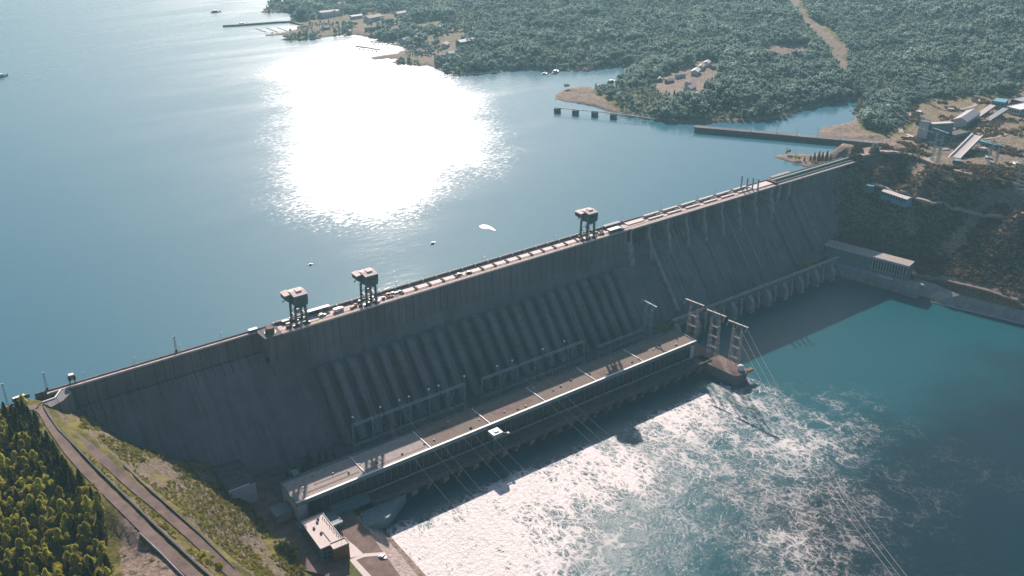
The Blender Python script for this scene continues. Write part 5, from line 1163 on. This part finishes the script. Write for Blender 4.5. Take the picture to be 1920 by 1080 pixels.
# boats
def boat(L_, w, hull, cabin):
    t = thing('boat', 'x', 'boat'); b = MB(); vs = []
    for xx, ww, hh in ((-L_/2, w*.42, 1.3), (-L_/4, w*.5, 1.2), (L_/5, w*.5, 1.3), (L_*.4, w*.28, 1.6), (L_/2, .05, 1.9)): vs += [(xx, -ww, hh), (xx*.94, -ww*.6, -.4), (xx*.94, ww*.6, -.4), (xx, ww, hh)]
    b.add(vs, [(4*i+k, 4*i+(k+1) % 4, 4*i+4+(k+1) % 4, 4*i+4+k) for i in range(4) for k in range(4)]+[(3,2,1,0), (16,17,18,19)]); b.build('hull', hull, t)
    b = MB(); b.box(-L_*.35, L_*.1, -w*.34, w*.34, 1.2, 3.2); c = b.build('cabin', cabin, t); b = MB(); b.box(-L_*.3, L_*.12, -w*.36, w*.36, 3.2, 3.4); b.build('cabin_roof', M['white'], c)
    b = MB(); b.bar((-L_*.05, 0, 3.3), (-L_*.05, 0, 7), .09); b.build('mast', M['steel'], t); return t
bw, bd = boat(14, 4.6, M['white'], M['plaster']), boat(16, 5, M['car_dark'], M['plaster'])
bl = [(1042,136,'w',.4,1.5,'largest white boat moored in the bay left of the peninsula'),(1021,139,'w',0,.9,'square white houseboat left of the largest white boat'),(1081,132,'w',.2,.8,'small white boat alone right of the largest white boat'),(1110,121,'w',1,.6,'upper one of two tiny boats near the bay shore'),(1110,126,'w',.3,.6,'lower one of two tiny boats near the bay shore'),(1147,154,'d',.1,1.3,'dark boat at the neck of the peninsula'),(1163,151,'w',.2,.8,'pale boat right beside the dark boat at the neck of the peninsula'),
 (1478,212,'w',.3,.8,'leftmost white boat in the sheltered inlet'),(1490,209,'w',.6,.7,'middle white boat in the sheltered inlet'),(1502,204,'d',.3,.9,'dark boat in the sheltered inlet'),(1450,207,'d',.2,.8,'dark boat under the peninsula trees'),(405,23,'d',0,1.6,'dark vessel alone on the lake above the breakwater'),(3,144,'d',.4,1.6,'dark vessel at the left edge of the lake'),(812,456,'w',.2,.5,'tiny white boat on the lake left of the white foam patch'),(583,496,'w',0,.4,'tiny white boat near the first gantry crane'),
 (872,139,'w',.2,.7,'first of four white boats along the far beach'),(888,137,'w',.9,.7,'second of four white boats along the far beach'),(902,139,'w',.4,.7,'third of four white boats along the far beach'),(924,135,'w',.1,.7,'fourth of four white boats along the far beach'),(455,46,'d',.3,1.4,'dark boat moored on the far breakwater')]
for i in range(9): bl.append((701+8*i, 82+.4*i, 'w' if i % 3 else 'd', 1.2, .65, '%s boat from the left at the upper floating pier' % ORD[i]))
for i in range(5): bl.append((674+8*i, 92+1.0*i, 'd' if i % 2 else 'w', 1.2, .65, '%s boat from the left at the lower floating pier' % ORD[i]))
fw_ = {'w': True, 'd': True}
for x, y, k, r, s, l in bl:
    p = at(x, y, z=LAKE_Z); place(bw if k == 'w' else bd, (p[0], p[1], LAKE_Z), r, l, 'boats on the lake', first=fw_[k], sc=s); fw_[k] = False
# white foam slick on the lake
b = MB(); pl = atxy([(898,424),(905,421),(914,422),(922,426),(930,432),(926,432),(917,429),(908,429),(901,427)], LAKE_Z+.05); b.prism(pl, LAKE_Z-.3, LAKE_Z+.1); o = b.build('foam_slick', M['white']); tag(o, 'long white patch of floating foam on the lake above the crest', 'foam')

# ------------------------------------------------------------------ works on the right plateau
def gp(px, py): p = hit(px, py); return p
def along(pxa, pxb, z): A = at(*pxa, z=z); B = at(*pxb, z=z); d = (B-A)[:2]; return (A+B)/2, float(np.linalg.norm(d)), math.atan2(d[1], d[0])
def shed(name, label, a, b_, w, z, h, rh, wall, roof, cat='building', win=True):
    c, L_, r = along(a, b_, z); t = thing(name, label, cat, (c[0], c[1], z)); cc = (c[0], c[1])
    b = MB(); n0 = 0; b.extrude_x([(c[1]-w/2, z-4), (c[1]+w/2, z-4), (c[1]+w/2, z+h), (c[1], z+h+rh), (c[1]-w/2, z+h)], c[0]-L_/2, c[0]+L_/2); b.spin(0, r, cc); b.build('wall', wall, t)
    b = MB(); b.gable(c[0]-L_/2, c[0]+L_/2, c[1]-w/2, c[1]+w/2, z, z+h+.2, z+h+rh+.2, r); b.build('roof', roof, t)
    if win:
        for s in (-1, 1):
            b = MB()
            for k in range(max(2, int(L_/4))): u = c[0]-L_/2+1+k*4; yy = c[1]+s*(w/2+.02); b.box(u, u+2.2, min(yy, yy+s*.08), max(yy, yy+s*.08), z+h*.3, z+h*.8)
            b.spin(0, r, cc); b.build('window_row', M['window'], t)
    return t
shed('warehouse', 'gabled warehouse with a grey metal roof on the right plateau', (1797,243), (1822,226), 19, 106, 13, 4.5, M['plaster'], M['grey_roof'])
def tower_block(name, label, px, w, d, h, z, rot, wall, roof, cat='building', win=None):
    p = at(*px, z=z); return block(name, label, cat, p[0]-w/2, p[0]+w/2, p[1]-d/2, p[1]+d/2, z-4, z+h, wall, roof, rot=rot, win=win)
tower_block('silo_tower', 'tall windowless concrete tower at the left end of the plateau works', (1728,263), 14, 12, 27, 106, .35, M['plaster'], M['green_metal'])
tower_block('upper_gallery', 'long teal gallery building between the concrete tower and the gabled warehouse', (1757,262), 34, 11, 24, 106, -.45, M['teal_roof'], M['deck_pale'])
tower_block('lower_works', 'low dark hall below the gabled warehouse', (1790,262), 38, 16, 10, 105, -.1, M['teal_roof'], M['dark_concrete'], win=(1, 4))
tower_block('control_house', 'small teal house at the top of the covered conveyors', (1872,205), 26, 18, 14, 108, .3, M['teal_roof'], M['blue_roof'], win=(2, 4))
tower_block('long_hall', 'white-roofed long hall at the right edge of the plateau', (1915,214), 48, 22, 12, 109, -.1, M['plaster'], M['white'], win=(2, 4))
tower_block('back_hall', 'grey hall behind the white-roofed hall at the right edge', (1918,200), 40, 18, 12, 110, -.1, M['dark_concrete'], M['grey_roof'])
tower_block('white_hut', 'small white hut on the grass left of the gabled warehouse', (1723,213), 9, 7, 3.5, 107, .2, M['plaster'], M['white'], 'hut')
tower_block('pale_kiosk', 'pale square kiosk directly above the gabled warehouse roof', (1781,211), 8, 8, 6, 107, .5, M['pink_roof'], M['pink_roof'], 'kiosk')
tower_block('winch_house', 'teal winch house at the foot of the inclined ramp', (1792,308), 14, 9, 6, 104, .5, M['teal_roof'], M['teal_roof'])
def conveyor(name, label, a, za, b_, zb, w, top, side, cat='conveyor', legs=4, zg=105, rails=False):
    A, B = np.array(at(*a, z=za)), np.array(at(*b_, z=zb)); d = B-A; n = np.array([-d[1], d[0], 0])/np.hypot(d[0], d[1])*w/2
    t = thing(name, label, cat, (A[0], A[1], za)); b = MB(); h = 3.2
    b.add([tuple(A-n), tuple(B-n), tuple(B+n), tuple(A+n)]+[(p[0], p[1], p[2]-h) for p in (A-n, B-n, B+n, A+n)], [(0,1,2,3)[::-1], (4,5,6,7), (0,1,5,4), (1,2,6,5), (2,3,7,6), (3,0,4,7)]); b.build('gallery', side, t)
    b = MB(); n2 = n*1.06; u = np.array([0, 0, .35]); b.add([tuple(A-n2+u*.1), tuple(B-n2+u*.1), tuple(B+n2+u*.1), tuple(A+n2+u*.1), tuple(A-n2+u), tuple(B-n2+u), tuple(B+n2+u), tuple(A+n2+u)], [(0,1,2,3), (7,6,5,4), (0,4,5,1), (1,5,6,2), (2,6,7,3), (3,7,4,0)]); b.build('roof', top, t)
    if rails:
        for s in (-1, 1): b = MB(); b.bar(tuple(A+n*s+[0,0,1.2]), tuple(B+n*s+[0,0,1.2]), 1.1); b.build('side_girder', M['white'], t)
    for k in range(1, legs+1):
        q = A+d*k/(legs+.5)
        if q[2]-h-zg > 1:
            b = MB()
            for s in (-1, 1): b.bar((q[0]+n[0]*s, q[1]+n[1]*s, zg-3), (q[0]+n[0]*s*.8, q[1]+n[1]*s*.8, q[2]-h), .5)
            b.bar((q[0]-n[0], q[1]-n[1], zg), (q[0]+n[0], q[1]+n[1], q[2]-h), .3); b.build('trestle', M['steel_green'], t)
    return t
conveyor('inclined_ramp', 'pale inclined ramp with side girders rising to the right in the plateau works', (1787,299), 106, (1832,254), 124, 13, M['deck_pale'], M['teal_roof'], 'ramp', rails=True)
conveyor('covered_conveyor', 'left one of two covered conveyors with pale roofs', (1829,220), 112, (1862,197), 121, 8, M['pink_roof'], M['dark_concrete'])
conveyor('covered_conveyor', 'right one of two covered conveyors, rising to the teal house', (1850,226), 112, (1886,203), 124, 8, M['grey_roof'], M['teal_roof'])
conveyor('cross_conveyor', 'thin level teal conveyor behind the top of the inclined ramp', (1832,262), 116, (1870,272), 114, 5, M['blue_roof'], M['teal_roof'])
conveyor('pipe_bridge', 'small pipe bridge between the tower and the shore', (1700,252), 108, (1727,262), 110, 4, M['pink_roof'], M['dark_concrete'], 'bridge')
shed('terrace_building', 'long low building with a pale roof and teal walls on the mid-slope road', (1657,366), (1704,382), 11, float(hit(1680, 374)[2])+.6, 6.5, 1.2, M['blue_roof'], M['deck_pale'])
tower_block('terrace_hut', 'small hut with a sky blue roof left of the long mid-slope building', (1632,352), 14, 9, 4, float(hit(1632, 352)[2])+.5, .4, M['teal_roof'], M['blue_roof'], 'hut')
yard = [((1770,285),12,8,4,'rust','grey_roof','low rusty shed left of the foot of the inclined ramp'),((1838,286),14,9,6,'plaster','pink_roof','pale shed right of the inclined ramp'),((1852,300),10,7,4,'brown_wall','pink_roof','brown hut behind the pylon right of the ramp'),((1815,312),8,6,4,'teal_roof','white','small white-topped hut below the inclined ramp'),((1885,250),22,9,5,'plaster','grey_roof','long grey-roofed store right of the covered conveyors'),((1905,262),12,9,5,'wood','pink_roof','timber store near the right edge of the yard'),((1890,285),16,8,5,'brown_wall','grey_roof','brown store on the sunny bank at the right edge'),((1742,212),7,5,3,'car_green','grey_roof','dark hut on the grass near the small white hut'),((1760,196),8,6,3,'wood','white','white-topped hut beside the curved dirt road'),
 ((1810,196),10,7,4,'plaster','grey_roof','grey hut above the covered conveyors'),((1845,182),20,8,4,'plaster','pink_roof','pale long shed beside the upper dirt road'),((1700,262),9,6,4,'dark_concrete','pink_roof','pale-roofed hut at the root of the causeway wall'),((1715,285),8,6,3,'wood','grey_roof','small hut beside the road past the dam end'),((1745,272),9,7,4,'plaster','pink_roof','pale hut at the foot of the concrete tower'),((1870,232),12,9,9,'dark_concrete','rust','dark bunker block under the right covered conveyor'),((1842,236),12,9,8,'rust','rust','rusty bunker block under the left covered conveyor'),((1900,310),12,7,3,'steel','white','white container on the terrace by the right pylon')]
for px_, w_, d_, h_, a_, b_, l_ in yard: tower_block('yard_shed' if 'block' not in l_ else 'bunker', l_, px_, w_, d_, h_, 105, rng.uniform(-.6, .6), M[a_], M[b_], 'shed' if 'block' not in l_ else 'bunker')
wall_along('yard_wall', 'low pale wall along the near side of the plateau works', [tuple(gp(x, y)) for x, y in ((1735,300),(1775,312),(1830,322),(1890,332))], 2, .5, M['pale_concrete'])
roadpx([(1740,300),(1765,292),(1790,302),(1830,318),(1880,322)], 5, M['dirt_road'], name='path'); roadpx([(1845,262),(1870,258),(1925,240)], 5, M['dirt_road'], name='path')
def pyl(px, zg, toppy, label, arm=26):
    p = at(*px, z=zg); h = 10
    for h in np.arange(8, 80, 1.0):
        if project(np.array([p[0], p[1], zg+h]))[1] < toppy: break
    tee_pylon('lattice_pylon', label, (p[0], p[1], zt(p[0], p[1])-.5), float(h), M['steel_green'], arm=arm, group='pylons on the right plateau', rz=rng.uniform(-.4, .4))
pyl((1727,191), 107, 150, 'teal pylon above the curved dirt road, farthest on the plateau')
pyl((1660,224), 105, 190, 'teal pylon among the trees at the inlet shore')
pyl((1752,306), 103, 248, 'teal pylon in front of the tall concrete tower')
pyl((1856,322), 103, 276, 'teal pylon right of the inclined ramp')
pyl((1912,360), 95, 300, 'teal pylon at the right edge above the shadowed slope')
pyl((1712,70), 140, 52, 'faint small pylon on the wooded hill at the upper right', arm=16)
for i, (a, c, za, zb) in enumerate((((1727,151),(1660,190),150,140),((1660,191),(1752,249),140,150),((1752,249),(1856,277),150,148),((1856,277),(1912,301),148,138))):
    b = MB(); b.path(sag(tuple(at(*a, z=za)), tuple(at(*c, z=zb)), 6), .06, 3); o = b.build('power_cable', M['wire']); tag(o, 'power cable on the plateau, %s span from the inlet side' % ORD[i], 'cable', 'cables on the right plateau')

# ------------------------------------------------------------------ haze
b = MB(); b.box(-5700, 5700, -3200, 3800, -20, 520)
hz = b.build('haze', []); hz['kind'] = 'stuff'; hz.data.materials.clear()
hm = D.materials.new('pale_blue_air'); hm.use_nodes = True; nt = hm.node_tree
for n_ in list(nt.nodes):
    if n_.type != 'OUTPUT_MATERIAL': nt.nodes.remove(n_)
pv = nt.nodes.new('ShaderNodeVolumePrincipled'); pv.inputs['Density'].default_value = .000072; pv.inputs['Color'].default_value = (.44, .85, 1.0, 1); pv.inputs['Anisotropy'].default_value = .3
nt.links.new(pv.outputs[0], nt.nodes['Material Output'].inputs['Volume']); hz.data.materials.append(hm)
